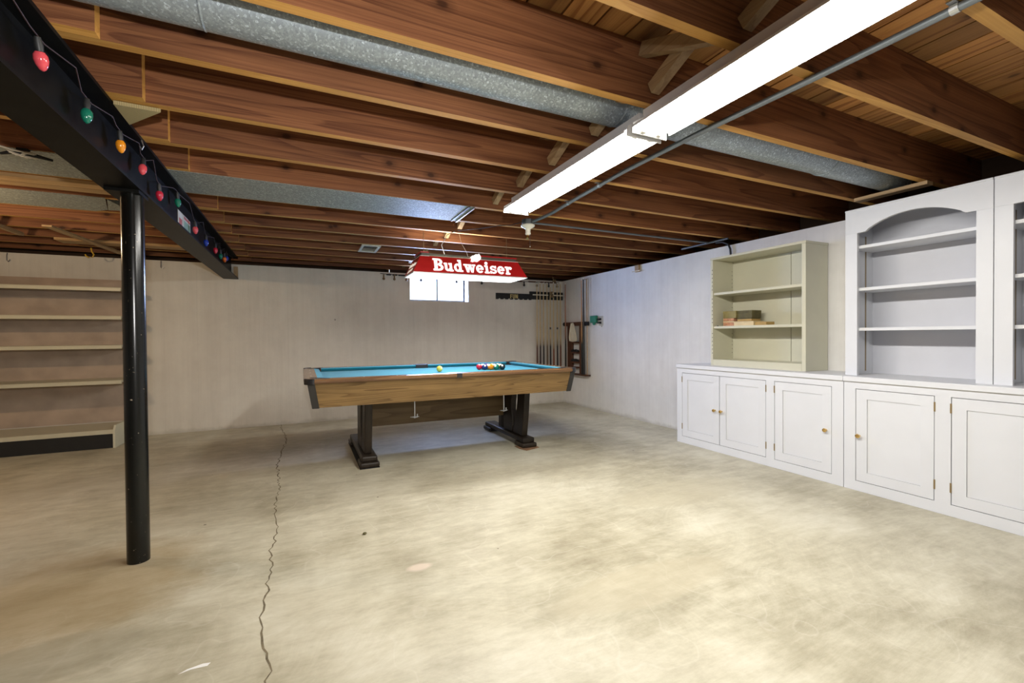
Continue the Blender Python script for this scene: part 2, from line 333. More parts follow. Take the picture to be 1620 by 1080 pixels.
# ------------------------------------------------------------------ mesh helpers
def TV(mat, p): return mat @ Vector(p) if mat is not None else Vector(p)
class MB:
    def __init__(s): s.v = []; s.f = []; s.mi = []
    def poly(s, pts, faces, mi=0, T=None):
        o = len(s.v); s.v += [tuple(TV(T, p)) for p in pts]; s.f += [tuple(i + o for i in f) for f in faces]; s.mi += [mi] * len(faces); return s
    def box(s, a, b, mi=0, T=None, mib=None):
        (x0, y0, z0), (x1, y1, z1) = a, b
        s.poly([(x0, y0, z0), (x1, y0, z0), (x1, y1, z0), (x0, y1, z0), (x0, y0, z1), (x1, y0, z1), (x1, y1, z1), (x0, y1, z1)],
               [(0, 3, 2, 1), (4, 5, 6, 7), (0, 1, 5, 4), (1, 2, 6, 5), (2, 3, 7, 6), (3, 0, 4, 7)], mi, T)
        if mib is not None: s.mi[-6] = mib
        return s
    def prism(s, pts, axis, a, b, mi=0, T=None):   # polygon in the two other axes, extruded along axis
        n = len(pts)
        def P(p, t): return {'X': (t, p[0], p[1]), 'Y': (p[0], t, p[1]), 'Z': (p[0], p[1], t)}[axis]
        vs = [P(p, a) for p in pts] + [P(p, b) for p in pts]
        fs = [tuple(range(n))[::-1], tuple(range(n, 2 * n))] + [(i, (i + 1) % n, n + (i + 1) % n, n + i) for i in range(n)]
        return s.poly(vs, fs, mi, T)
    def tube(s, pts, r, n=8, mi=0, cap=True, T=None):
        pts = [Vector(p) for p in pts]; m = len(pts); rs = r if isinstance(r, (list, tuple)) else [r] * m
        o = len(s.v); ref = None
        for i, p in enumerate(pts):
            d = (pts[min(i + 1, m - 1)] - pts[max(i - 1, 0)]).normalized()
            if ref is None:
                ref = Vector((0, 0, 1)) if abs(d.z) < .9 else Vector((1, 0, 0))
            u = d.cross(ref).normalized(); w = d.cross(u).normalized(); ref = u.cross(d) if False else ref
            for k in range(n):
                a = 2 * pi * k / n; s.v.append(tuple(TV(T, p + (u * cos(a) + w * sin(a)) * rs[i])))
        for i in range(m - 1):
            for k in range(n):
                s.f.append((o + i * n + k, o + i * n + (k + 1) % n, o + (i + 1) * n + (k + 1) % n, o + (i + 1) * n + k)); s.mi.append(mi)
        if cap:
            s.f.append(tuple(o + k for k in range(n))[::-1]); s.f.append(tuple(o + (m - 1) * n + k for k in range(n))); s.mi += [mi, mi]
        return s
    def lathe(s, prof, c=(0, 0, 0), n=16, mi=0, T=None):   # profile (r, z) around z at c
        o = len(s.v); m = len(prof)
        for r, z in prof:
            for k in range(n):
                a = 2 * pi * k / n; s.v.append(tuple(TV(T, (c[0] + r * cos(a), c[1] + r * sin(a), c[2] + z))))
        for i in range(m - 1):
            for k in range(n):
                s.f.append((o + i * n + k, o + i * n + (k + 1) % n, o + (i + 1) * n + (k + 1) % n, o + (i + 1) * n + k)); s.mi.append(mi)
        s.f.append(tuple(o + k for k in range(n))[::-1]); s.f.append(tuple(o + (m - 1) * n + k for k in range(n))); s.mi += [mi, mi]
        return s
    def sphere(s, c, r, n=16, sc=(1, 1, 1), mi=0, T=None):
        h = n // 2
        T2 = Matrix.Translation(Vector(c)) @ Matrix.Diagonal((*sc, 1))
        if T is not None: T2 = T @ T2
        return s.lathe([(max(r * sin(pi * i / h), r * .002), -r * cos(pi * i / h)) for i in range(h + 1)], (0, 0, 0), n, mi, T2)
    def build(s, name, mats, parent=None, bev=0, smooth=False, seg=2):
        if not isinstance(mats, (list, tuple)): mats = [mats]
        off = ROOT.get(parent.name, Vector((0, 0, 0))) if parent is not None else Vector((0, 0, 0))
        me = bpy.data.meshes.new(name); me.from_pydata([tuple(Vector(v) - off) for v in s.v], [], s.f)
        for m in mats: me.materials.append(m)
        me.polygons.foreach_set('material_index', s.mi)
        bm = bmesh.new(); bm.from_mesh(me); bmesh.ops.recalc_face_normals(bm, faces=bm.faces); bm.to_mesh(me); bm.free()
        if smooth:
            me.polygons.foreach_set('use_smooth', [True] * len(me.polygons))
            try: me.set_sharp_from_angle(angle=radians(42))
            except Exception: pass
        me.update()
        o = bpy.data.objects.new(name, me); C.objects.link(o)
        if parent is not None: o.parent = parent; ROOT[o.name] = off
        if bev:
            b = o.modifiers.new('bevel', 'BEVEL'); b.width = bev; b.segments = seg; b.limit_method = 'ANGLE'; b.angle_limit = radians(50)
        return o
ROOT = {}
def thing(name, label, cat, loc, group=None, kind=None):
    o = bpy.data.objects.new(name, None); C.objects.link(o); o.location = loc; o.empty_display_size = .05
    ROOT[o.name] = Vector(loc)
    if label: o['label'] = label
    if cat: o['category'] = cat
    if group: o['group'] = group
    if kind: o['kind'] = kind
    return o
def tag(o, label, cat, group=None):
    o['label'] = label; o['category'] = cat
    if group: o['group'] = group
    return o
def struct(o): o['kind'] = 'structure'; return o
def copy_at(src, loc, label=None, mat=None, group=None):
    r = src.copy(); C.objects.link(r); r.location = loc
    if label: r['label'] = label
    if group: r['group'] = group
    for ch in list(src.children):
        c = ch.copy(); C.objects.link(c); c.parent = r
        for g in list(ch.children):
            d = g.copy(); C.objects.link(d); d.parent = c
    return r

def area_lamp(name, loc, direction, sx, sy, watts, color, up=(0, 1, 0)):
    l = bpy.data.lights.new(name, 'AREA'); l.shape = 'RECTANGLE'; l.size = sx; l.size_y = sy; l.energy = watts; l.color = color
    o = bpy.data.objects.new(name, l); C.objects.link(o)
    z = -Vector(direction).normalized(); y = Vector(up); x = y.cross(z).normalized(); y = z.cross(x)
    o.matrix_world = Matrix(((x.x, y.x, z.x, loc[0]), (x.y, y.y, z.y, loc[1]), (x.z, y.z, z.z, loc[2]), (0, 0, 0, 1)))
    return o
# ------------------------------------------------------------------ room shell
D, R, LW, FW = 6.025, 3.707, -4.6, -1.7
ZW, ZJ, ZS = 1.891, 1.97, 2.205        # wall top, joist bottoms, subfloor underside
floor = struct(MB().box((LW - .25, FW - .25, -.12), (R + .3, D + .3, 0)).build('floor', M['floor']))
WX0, WX1, WZ0, WZ1 = 1.318, 2.145, 1.525, 1.872
struct(MB().box((LW - .25, D, 0), (WX0, D + .25, ZW)).box((WX1, D, 0), (R + .3, D + .25, ZW)).box((WX0, D, 0), (WX1, D + .25, WZ0))
       .box((WX0, D, WZ1), (WX1, D + .25, ZW)).build('wall_back', M['wall_b']))
struct(MB().box((R, FW - .25, 0), (R + .25, D, ZW)).build('wall_right', M['wall_r']))
struct(MB().box((LW - .25, FW - .25, 0), (LW, D, ZW)).build('wall_left', M['wall_r']))
struct(MB().box((LW, FW - .25, 0), (R, FW, ZW)).build('wall_front', M['wall_b']))
# sill plates, unseen closures added against daylight leaks (dark gap under the joist ends)
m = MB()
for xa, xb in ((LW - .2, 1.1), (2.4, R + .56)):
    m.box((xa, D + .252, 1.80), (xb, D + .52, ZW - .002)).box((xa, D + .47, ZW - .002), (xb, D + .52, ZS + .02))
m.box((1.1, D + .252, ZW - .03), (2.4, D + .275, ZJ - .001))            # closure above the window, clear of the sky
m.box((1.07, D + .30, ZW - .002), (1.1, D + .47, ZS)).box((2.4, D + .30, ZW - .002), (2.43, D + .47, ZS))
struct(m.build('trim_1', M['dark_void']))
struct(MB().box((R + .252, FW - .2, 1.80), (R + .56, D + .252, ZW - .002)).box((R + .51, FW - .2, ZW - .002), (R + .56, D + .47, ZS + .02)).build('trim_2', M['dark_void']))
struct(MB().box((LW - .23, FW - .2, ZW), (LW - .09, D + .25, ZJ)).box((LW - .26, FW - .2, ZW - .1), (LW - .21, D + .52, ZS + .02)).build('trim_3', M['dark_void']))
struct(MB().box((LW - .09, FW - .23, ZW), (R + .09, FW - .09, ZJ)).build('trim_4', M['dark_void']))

# ceiling: a top board carrying subfloor planks, joists and bridging
ceil = struct(MB().box((LW - .3, FW - .3, ZS + .02), (R + .56, D + .52, ZS + .05)).build('ceiling', M['dark_void']))
x = LW - .25; first = None; PW = .143
while x < R + .5:
    if first is None:
        first = MB().box((0, 0, 0), (PW - .008, D + .46 - FW + .25, .0195)).build('plank', M['subfloor'], ceil)
        first.location = (x, FW - .25, ZS)
    else:
        q = first.copy(); C.objects.link(q); q.parent = ceil; q.location = (x, FW - .25, ZS)
    x += PW
def joist_mesh(x0, x1):
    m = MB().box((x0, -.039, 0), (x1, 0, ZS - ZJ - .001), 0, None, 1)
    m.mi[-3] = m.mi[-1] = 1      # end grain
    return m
jr = jl = None
YJ = [1.033 + .4064 * i for i in range(-6, 14)]
for i, y in enumerate(YJ):
    jx = random.uniform(-.012, .012)
    if jr is None:
        jr = joist_mesh(-.90, R + .47).build('joist', [M['joist'], M['joist_lit_edge']], ceil); jr.location = (jx, y, ZJ)
        jl = joist_mesh(LW - .2, -.545).build('joist', [M['joist'], M['joist_lit_edge']], ceil); jl.location = (jx, y - .04, ZJ)
    else:
        q = jr.copy(); C.objects.link(q); q.parent = ceil; q.location = (jx * .3, y, ZJ)
        q = jl.copy(); C.objects.link(q); q.parent = ceil; q.location = (jx, y - .04, ZJ)
# rim boards
MB().box((R + .475, FW - .24, ZJ), (R + .505, D + .46, ZS)).build('rim_board', M['dark_void'], ceil)
MB().box((LW - .24, FW - .24, ZJ), (LW - .205, D + .29, ZS)).build('rim_board', M['dark_void'], ceil)
MB().box((LW - .2, FW - .29, ZJ), (R + .2, FW - .25, ZS)).build('rim_board', M['dark_void'], ceil)
# cross bridging, two slanted strips in every bay
b1 = b2 = None
def strut(ya, za, yb, zb, x0, x1, h=.058):
    d = Vector((0, yb - ya, zb - za)).normalized(); n = Vector((0, -d.z, d.y)) * (h / 2)
    a, b = Vector((0, ya, za)), Vector((0, yb, zb))
    ps = [(a - n), (b - n), (b + n), (a + n)]
    return MB().prism([(p.y, p.z) for p in ps], 'X', x0, x1)
for i in range(1, len(YJ) - 1):
    y = YJ[i]
    if b1 is None:
        b1 = strut(.016, .05, .352, .195, 1.215, 1.255, .05).build('bridging_strut', M['pale_wood_y'], ceil); b1.location = (0, y, ZJ)
        b2 = strut(.016, .195, .352, .05, 1.262, 1.302, .05).build('bridging_strut', M['pale_wood_y'], ceil); b2.location = (0, y, ZJ)
    else:
        if abs(y - 3.06) > .1:
            q = b1.copy(); C.objects.link(q); q.parent = ceil; q.location = (0, y, ZJ)
            q = b2.copy(); C.objects.link(q); q.parent = ceil; q.location = (0, y, ZJ)
MB().poly([(3.46, 1.80, ZJ), (3.53, 1.80, ZJ), (3.53, 1.40, ZJ), (3.46, 1.40, ZJ), (3.46, 1.80, ZJ - .022), (3.53, 1.80, ZJ - .022), (3.53, 1.40, ZJ - .022), (3.46, 1.40, ZJ - .022)],
          [(0, 1, 2, 3), (7, 6, 5, 4), (0, 4, 5, 1), (1, 5, 6, 2), (2, 6, 7, 3), (3, 7, 4, 0)]).build('bridging_strut', M['pale_wood_y'], ceil)

# window
win = thing('window_1', None, None, (WX0, D + .1, WZ0), kind='structure')
fy0, fy1 = D + .150, D + .164
fm = MB()
fm.box((WX0, fy0, WZ0), (WX1, fy1, WZ0 + .028)).box((WX0, fy0, WZ1 - .028), (WX1, fy1, WZ1))
fm.box((WX0, fy0, WZ0 + .028), (WX0 + .026, fy1, WZ1 - .028)).box((WX1 - .026, fy0, WZ0 + .028), (WX1, fy1, WZ1 - .028))
fm.build('window_frame', M['black_matte'], win)
MB().box((1.723, fy0, WZ0 + .028), (1.742, fy1, WZ1 - .028)).build('mullion', M['black_matte'], win)
MB().box((WX0 + .026, fy0 + .004, WZ0 + .028), (1.723, fy0 + .008, WZ1 - .028)).build('pane', M['glass'], win)
MB().box((1.742, fy0 + .004, WZ0 + .028), (WX1 - .026, fy0 + .008, WZ1 - .028)).build('pane', M['glass'], win)
MB().box((WX0 + .001, D + .002, WZ0 - .004), (WX1 - .001, fy0, WZ0 + .006)).build('window_sill', M['white_paint'], win)

# floor crack, paint marks
crk = [(-.239, 6.02), (-.225, 5.7), (-.17, 5.3), (-.161, 4.966), (-.185, 4.6), (-.201, 4.132), (-.17, 3.75), (-.155, 3.367), (-.165, 3.05), (-.136, 2.709), (-.15, 2.48), (-.134, 2.272), (-.15, 2.15), (-.136, 2.054), (-.156, 1.94), (-.147, 1.859), (-.128, 1.703), (-.104, 1.612), (-.105, 1.539), (-.13, 1.40), (-.10, 1.2), (-.12, .9)]
pts = []
rc = random.Random(3)
for (xa, ya), (xb, yb) in zip(crk, crk[1:]):
    n = max(2, int(abs(yb - ya) / .03))
    for k in range(n):
        t = k / n; pts.append((xa + (xb - xa) * t + rc.uniform(-.011, .011), ya + (yb - ya) * t))
vs, fs = [], []
for i, (px, py) in enumerate(pts):
    w = rc.uniform(.0015, .0042) * (1 if py < 4 else 1.3); vs += [(px - w, py, .0006), (px + w, py, .0006), ]
    if i: a = 2 * i; fs.append((a - 2, a - 1, a + 1, a))
MB().poly(vs, fs).build('crack', M['crack'], floor)
MB().poly([(-.362, 1.685, .0007), (-.33, 1.693, .0007), (-.285, 1.690, .0007), (-.278, 1.703, .0007), (-.30, 1.708, .0007), (-.34, 1.700, .0007)], [(0, 1, 2, 3, 4, 5)]).build('paint_mark', M['chalk'], floor)
MB().sphere((.286, 2.459, .006), .011, 8, (1, .8, .6)).build('debris', M['card_dark'], floor)

# ------------------------------------------------------------------ steel beam and post
bm_ = thing('steel_beam', 'black steel beam carrying the joists above the round post', 'beam', (-.73, 2, 1.72))
y0, y1 = FW + .002, D - .002
MB().box((-.805, y0, 1.72), (-.658, y1, 1.733)).build('lower_flange', M['black_paint'], bm_)
MB().box((-.736, y0, 1.733), (-.726, y1, 1.955)).build('web', M['black_paint'], bm_)
MB().box((-.805, y0, 1.955), (-.658, y1, 1.9685)).build('upper_flange', M['black_paint'], bm_)
MB().box((-.70, D - .04, 1.734), (-.66, D - .004, 1.86)).build('end_block', M['pale_wood_y'], bm_)
st = MB().box((-.7258, 3.58, 1.79), (-.7235, 3.70, 1.885)).build('paper_sticker', M['paper_label'], bm_)
MB().box((-.7234, 3.60, 1.80), (-.7228, 3.68, 1.84)).build('print', M['label_red'], st)
st = MB().box((-.7258, 3.715, 1.79), (-.7235, 3.93, 1.885)).build('paper_sticker', M['paper_label'], bm_)
MB().box((-.7234, 3.735, 1.795), (-.7228, 3.92, 1.85)).build('print', M['label_green'], st)
MB().box((-.7234, 3.735, 1.86), (-.7228, 3.92, 1.88)).build('print', M['label_red'], st)
po_ = thing('steel_post', 'round black steel post with chipped paint standing under the beam', 'post', (-.708, 2.64, 0))
MB().lathe([(.0435, 0), (.0435, 1.705)], (-.708, 2.64, 0), 32).build('pipe', M['post_paint'], po_, smooth=True)
MB().box((-.79, 2.57, 1.705), (-.665, 2.71, 1.7195)).build('cap_plate', M['black_paint'], po_)

# coloured light string on the beam
ls = thing('light_string', 'string of coloured bulbs draped along the black steel beam', 'string lights', (-.66, 1.5, 1.85))
bulbs = [(1.783, 1.854, 'pink'), (2.11, 1.832, 'green'), (2.432, 1.851, 'amber'), (2.741, 1.85, 'pink'), (3.004, 1.805, 'red'), (3.40, 1.875, 'green'), (3.905, 1.814, 'pink'), (4.303, 1.798, 'blue'), (4.739, 1.813, 'red'), (5.011, 1.806, 'green'), (5.24, 1.812, 'orange'), (5.408, 1.845, 'blue')]
wp = [(-.655, 1.0, 1.93), (-.655, 1.45, 1.935)]
for i, (by, bz, cn) in enumerate(bulbs):
    wp.append((-.688, by - .05, bz + .075)); wp.append((-.688, by + .03, bz + .07))
    if i + 1 < len(bulbs): wp.append((-.672, (by + bulbs[i + 1][0]) / 2 + rc.uniform(-.05, .05), min(1.945, bz + .10 + rc.uniform(-.01, .02))))
wp += [(-.68, 5.7, 1.92), (-.69, 5.95, 1.93)]
MB().tube([(a, b, c) for a, b, c in wp], .0023, 6).build('wire', M['cord_red'], ls, smooth=True)
for by, bz, cn in bulbs:
    tilt = Matrix.Translation((-.69, by, bz + .06)) @ Matrix.Rotation(rc.uniform(-.35, .35), 4, 'X')
    MB().lathe([(.009, -.026), (.011, -.01), (.008, .012)], (0, 0, 0), 10, 0, tilt).build('socket', M['cord_dark'], ls, smooth=True)
    o = MB().lathe([(.002, -.078), (.008, -.074), (.0145, -.062), (.0175, -.048), (.0165, -.036), (.011, -.027)], (0, 0, 0), 14, 0, tilt).build('bulb', M['xmas_' + cn], ls, smooth=True)
    o['label'] = cn + ' bulb'
hk = MB().tube([(-.66, 2.60, 1.955), (-.652, 2.60, 1.93), (-.66, 2.605, 1.915), (-.668, 2.605, 1.93)], .003, 6).build('hook', M['steel'], ls)

# ------------------------------------------------------------------ round duct, sheet pans, register
du = thing('round_duct', 'long round galvanised duct running between two joists above the light', 'duct', (1.5, 1.62, 2.085))
def ring(x, r0, r1, w): return MB().tube([(x - w, 1.625, 2.085), (x, 1.625, 2.085), (x + w, 1.625, 2.085)], [r0, r1, r0], 32)
MB().tube([(-1.6, 1.625, 2.085), (1.30, 1.625, 2.085)], .102, 36).build('pipe_section', M['galv'], du, smooth=True)
MB().tube([(1.29, 1.625, 2.085), (2.82, 1.625, 2.085)], .099, 36).build('pipe_section', M['galv'], du, smooth=True)
MB().tube([(2.81, 1.625, 2.085), (3.62, 1.625, 2.085)], .102, 36).build('pipe_section', M['galv'], du, smooth=True)
for sx in (-.26, 1.285, 2.82): ring(sx, .1015, .1045, .006).build('seam', M['galv'], du, smooth=True)
pn = thing('duct_pan', 'flat galvanised sheet closing a joist bay right of the beam', 'duct', (.2, 3.24, 1.96))
MB().box((-.66, 3.027, 1.9665), (1.135, 3.452, 1.9692)).build('sheet', M['galv_pan'], pn)
MB().box((1.125, 3.03, 1.956), (1.135, 3.45, 1.967)).build('end_flange', M['steel'], pn)
MB().box((1.085, 3.03, 1.961), (1.10, 3.45, 1.967)).build('end_flange', M['trim_metal'], pn)
pn = thing('duct_pan', 'wide grey sheet under the joists left of the beam, behind the cleat', 'duct', (-2, 3.2, 1.96))
MB().box((LW + .1, 2.99, 1.9665), (-.806, 3.40, 1.9692)).build('sheet', M['galv_pan'], pn)
pn = thing('duct_pan', 'grey sheet with a slanted end under the joists near the post head', 'duct', (-2, 4.0, 1.96))
MB().poly([(LW + .1, 3.80, 1.9665), (-1.16, 3.80, 1.9665), (-1.25, 4.14, 1.9665), (-1.34, 4.21, 1.9665), (LW + .1, 4.21, 1.9665), (LW + .1, 3.80, 1.9692), (-1.16, 3.80, 1.9692), (-1.25, 4.14, 1.9692), (-1.34, 4.21, 1.9692), (LW + .1, 4.21, 1.9692)],
          [(0, 1, 2, 3, 4), (9, 8, 7, 6, 5), (0, 5, 6, 1), (1, 6, 7, 2), (2, 7, 8, 3), (3, 8, 9, 4), (4, 9, 5, 0)]).build('sheet', M['galv_pan'], pn)
MB().poly([(-1.16, 3.83, 1.967), (-1.25, 4.15, 1.967), (-1.12, 4.12, 1.967), (-1.16, 3.83, 2.03), (-1.25, 4.15, 2.03), (-1.12, 4.12, 2.03)], [(0, 1, 2), (5, 4, 3), (0, 3, 4, 1), (1, 4, 5, 2), (2, 5, 3, 0)]).build('boot', M['galv_pan'], pn)
# ceiling register
rg = thing('ceiling_register', 'small beige air register set between joists near the back wall', 'vent', (.64, 4.86, 1.96))
f = MB(); rx0, rx1, ry0, ry1 = .55, .735, 4.665, 5.045
f.box((rx0, ry0, 1.955), (rx1, ry0 + .035, 1.968)).box((rx0, ry1 - .035, 1.955), (rx1, ry1, 1.968)).box((rx0, ry0 + .035, 1.955), (rx0 + .025, ry1 - .035, 1.968)).box((rx1 - .025, ry0 + .035, 1.955), (rx1, ry1 - .035, 1.968))
f.build('frame', M['vent_beige'], rg)
for k in range(6):
    yy = ry0 + .05 + k * .05
    MB().box((rx0 + .026, yy, 1.958), (rx1 - .026, yy + .036, 1.961), 0, Matrix.Translation((0, yy, 1.96)) @ Matrix.Rotation(.35, 4, 'X') @ Matrix.Translation((0, -yy, -1.96))).build('louvre', M['vent_dark'] if k < 3 else M['vent_beige'], rg)
tag(MB().poly([(-.652, 2.235, 1.967), (-.505, 2.24, 1.967), (-.655, 2.425, 1.967), (-.652, 2.235, 1.952), (-.505, 2.24, 1.952), (-.655, 2.425, 1.952)], [(0, 1, 2), (5, 4, 3), (0, 3, 4, 1), (1, 4, 5, 2), (2, 5, 3, 0)]).build('ribbed_panel', M['ribbed']),
    'tan ribbed panel scrap tucked under a joist beside the beam', 'panel')

# left half of the basement: boards under the joists, cord, hooks
bd = thing('ceiling_board', 'pale double board nailed under the joists left of the beam', 'board', (-2, 3.55, 1.95))
MB().box((LW + .1, 3.435, 1.948), (-.82, 3.53, 1.968)).build('board', M['pale_wood'], bd)
MB().box((LW + .1, 3.536, 1.948), (-.82, 3.63, 1.968)).build('board', M['pale_wood'], bd)
tag(MB().box((-2.02, 5.42, 1.945), (-.85, 5.60, 1.967)).build('ceiling_board', M['pale_wood']), 'pale plank lying crosswise under the joists over the metal shelves', 'board')
tag(MB().poly([(-1.84, 4.75, 1.93), (-1.78, 4.75, 1.93), (-1.66, 5.97, 1.925), (-1.72, 5.97, 1.925), (-1.84, 4.75, 1.944), (-1.78, 4.75, 1.944), (-1.66, 5.97, 1.94), (-1.72, 5.97, 1.94)], [(0, 3, 2, 1), (4, 5, 6, 7), (0, 1, 5, 4), (1, 2, 6, 5), (2, 3, 7, 6), (3, 0, 4, 7)]).build('ceiling_strip', M['pale_wood_y']),
    'narrow pale strip running to the back wall, carrying the yellow hook', 'board')
tag(MB().box((-2.20, 4.55, 1.94), (-2.165, 5.30, 1.967)).build('ceiling_strip', M['pale_wood_y']), 'short grey-tan strip at the far left under the joists', 'board')
tag(MB().tube([(-1.86, 5.72, 1.935), (-1.855, 5.72, 1.90), (-1.84, 5.72, 1.87), (-1.85, 5.72, 1.845), (-1.88, 5.72, 1.84), (-1.90, 5.72, 1.855), (-1.905, 5.72, 1.87)], .006, 8).build('ceiling_hook', M['yellow'], smooth=True),
    'yellow plastic-coated hook hanging above the metal shelves', 'hook')
for hx, lb in ((-2.583, 'small wire hook on the back wall above the shelves at far left'), (-1.377, 'small wire hook on the back wall between post and beam end')):
    tag(MB().tube([(hx, D - .002, 1.885), (hx, D - .012, 1.86), (hx, D - .012, 1.815), (hx + .012, D - .02, 1.80), (hx + .025, D - .02, 1.82)], .004, 6).build('wall_hook', M['steel'], smooth=True), lb, 'hook')
cl = thing('cord_cleat', 'black cleat under the ceiling sheet wound with a cream cord', 'cleat', (-1.2, 2.93, 1.95))
MB().tube([(-1.30, 2.995, 1.937), (-1.25, 2.97, 1.943), (-1.18, 2.985, 1.943), (-1.12, 3.015, 1.937)], [.006, .010, .010, .006], 8).build('bar', M['black_matte'], cl, smooth=True)
MB().box((-1.235, 2.965, 1.945), (-1.195, 2.995, 1.9665)).build('base', M['black_matte'], cl)
cp = [(-1.9, 2.2, 1.955), (-1.5, 2.62, 1.95), (-1.23, 2.93, 1.94)]
for k in range(26): a = k * 1.9; cp.append((-1.21 + .034 * cos(a * .5) + .02 * sin(a), 2.975 + .026 * sin(a), 1.938 + .010 * cos(a)))
MB().tube(cp, .0045, 6).build('cord', M['rope'], cl, smooth=True)

# metal wall shelves
sh = thing('metal_shelving', 'tan metal wall shelving with four shelves and a black-fronted base', 'shelving', (-2.6, 5.8, 0))
sx0, sx1 = -4.2, -1.605
for zz, yy in ((1.545, 5.60), (1.268, 5.60), (.983, 5.60), (.640, 5.58)):
    m = MB().box((sx0, yy, zz - .006), (sx1, D - .03, zz)).box((sx0, yy, zz - .036), (sx1, yy + .012, zz - .006)).box((sx1 - .004, yy + .012, zz - .022), (sx1, D - .03, zz - .006))
    m.build('shelf', M['tan_shelf'], sh, bev=.004)
MB().box((sx0, 5.50, .155), (sx1 - .03, D - .03, .175)).box((sx0, 5.495, .135), (sx1 - .03, 5.505, .176)).build('base_shelf', M['tan_shelf'], sh, bev=.003)
MB().box((sx0, 5.50, 0), (sx1 - .045, 5.52, .135)).build('kick_plate', M['black_matte'], sh)
MB().prism([(5.485, 0), (D - .03, 0), (D - .03, .215), (5.52, .215), (5.485, .17)], 'X', sx1 - .045, sx1 - .028).build('end_panel', M['tan_metal'], sh)
MB().box((sx0, D - .0035, .18), (sx1 + .02, D - .0008, 1.66)).build('back_panel', M['brown_panel'], sh)
for ux in (-4.1, -2.95, -1.66):
    MB().box((ux - .02, D - .03, 0), (ux + .02, D - .004, 1.62)).build('upright', M['tan_shelf'], sh)
# warm bulb in the left half (outside the frame)
lb = thing('hanging_bulb', 'lit warm bulb in a ceramic holder under the left joists', 'lamp', (-2.25, 3.70, 1.9))
MB().lathe([(.055, 0), (.05, -.02), (.022, -.045), (.022, -.07)], (-2.25, 3.70, 1.966 - .0), 16).build('lamp_holder', M['porcelain'], lb, smooth=True)
MB().lathe([(.012, -.07), (.02, -.09), (.031, -.13), (.024, -.155), (.004, -.165)], (-2.25, 3.70, 1.966), 16).build('bulb', M['glow_bulb'], lb, smooth=True)
bl = bpy.data.lights.new('bulb_light', 'POINT'); bl.energy = BULB_W; bl.color = (1.0, .70, .40); bl.shadow_soft_size = .035
bo = bpy.data.objects.new('bulb_light', bl); C.objects.link(bo); bo.location = (-2.25, 3.70, 1.765)

# ------------------------------------------------------------------ fluorescent fixtures
def fixture(y0, y1, label):
    cx = 1.315
    t = thing('fluorescent_fixture', label, 'ceiling light', (cx, (y0 + y1) / 2, ZJ), 'fluorescent fixtures in a row')
    MB().box((cx - .031, y0, 1.922), (cx + .031, y1, 1.9688)).build('housing', M['grey_enamel'], t, bev=.003)
    MB().prism([(cx - .031, 1.9215), (cx - .096, 1.890), (cx - .099, 1.879), (cx - .096, 1.879), (cx - .092, 1.887), (cx - .029, 1.9165), (cx + .029, 1.9165), (cx + .092, 1.887), (cx + .096, 1.879), (cx + .099, 1.879), (cx + .096, 1.890), (cx + .031, 1.9215)], 'Y', y0 + .012, y1 - .012).build('reflector', M['grey_enamel'], t)
    for s in (-1, 1):
        MB().tube([(cx + s * .042, y0 + .02, 1.884), (cx + s * .042, y1 - .02, 1.884)], .0185, 16).build('tube', M['tube'], t, smooth=True)
    ym, ln = (y0 + y1) / 2, y1 - y0 - .06      # the tubes' light: downwards and to both sides
    area_lamp('tube_light', (cx, ym, 1.8635), (0, 0, -1), .12, ln, TUBE_W * .46, (1.0, .97, .90))
    area_lamp('tube_light', (cx - .0625, ym, 1.874), (-1, 0, -.25), .018, ln, TUBE_W * .27, (1.0, .97, .90))
    area_lamp('tube_light', (cx + .0625, ym, 1.874), (1, 0, -.25), .018, ln, TUBE_W * .27, (1.0, .97, .90))
    for yy, s in ((y0, 1), (y1, -1)):
        ep = MB().prism([(cx - .088, 1.905), (cx - .092, 1.862), (cx + .092, 1.862), (cx + .088, 1.905), (cx + .032, 1.94), (cx + .032, 1.9686), (cx - .032, 1.9686), (cx - .032, 1.94)], 'Y', yy - .003 * s, yy + .004 * s).build('end_plate', M['white_enamel'], t, bev=.002)
        for q in (-1, 1):
            MB().box((cx + q * .04 - .012, yy + min(0, s * .02), 1.866), (cx + q * .04 + .012, yy + max(0, s * .02), 1.905)).build('lamp_socket', M['porcelain'], ep, bev=.004)
            MB().lathe([(.009, 0), (.007, .004)], (0, 0, 0), 12, 0, Matrix.Translation((cx + q * .026, yy - .003 * s, 1.89)) @ Matrix.Rotation(pi / 2 * s, 4, 'X')).build('screw_cap', M['steel'], ep, smooth=True)
    return t
fixture(1.475, 2.725, 'far fluorescent strip light ending beside the round porcelain holder')
fixture(.215, 1.445, 'near fluorescent strip light running out of the top of the frame')

# conduits and lamp holder
cn = thing('conduit', 'long grey conduit running beside the fluorescent lights', 'conduit', (1.64, 1.5, 1.957))
MB().tube([(1.70, FW + .01, 1.956), (1.688, .5, 1.956), (1.672, 1.0, 1.956), (1.645, 1.5, 1.956), (1.640, 2.0, 1.956), (1.668, 2.5, 1.956), (1.70, 2.92, 1.956), (1.685, 3.03, 1.951), (1.66, 3.135, 1.945)], .012, 12).build('pipe', M['conduit'], cn, smooth=True)
for yy in (.62, 2.25, 2.64):
    xx = {.62: 1.684, 2.25: 1.654, 2.64: 1.678}[yy]
    MB().box((xx - .03, yy - .01, 1.9665), (xx + .03, yy + .01, 1.9695)).tube([(xx, yy - .01, 1.956), (xx, yy + .01, 1.956)], .0145, 12).build('strap', M['steel'], cn)
tag(MB().tube([(1.69, 3.20, 1.951), (3.66, 3.20, 1.951)], .0085, 10).build('conduit', M['conduit'], smooth=True), 'thin grey conduit running from the porcelain holder to the right wall', 'conduit')
c3 = thing('conduit', 'short bent conduit and black flex above the tan bookcase', 'conduit', (3.68, 3.2, 1.93))
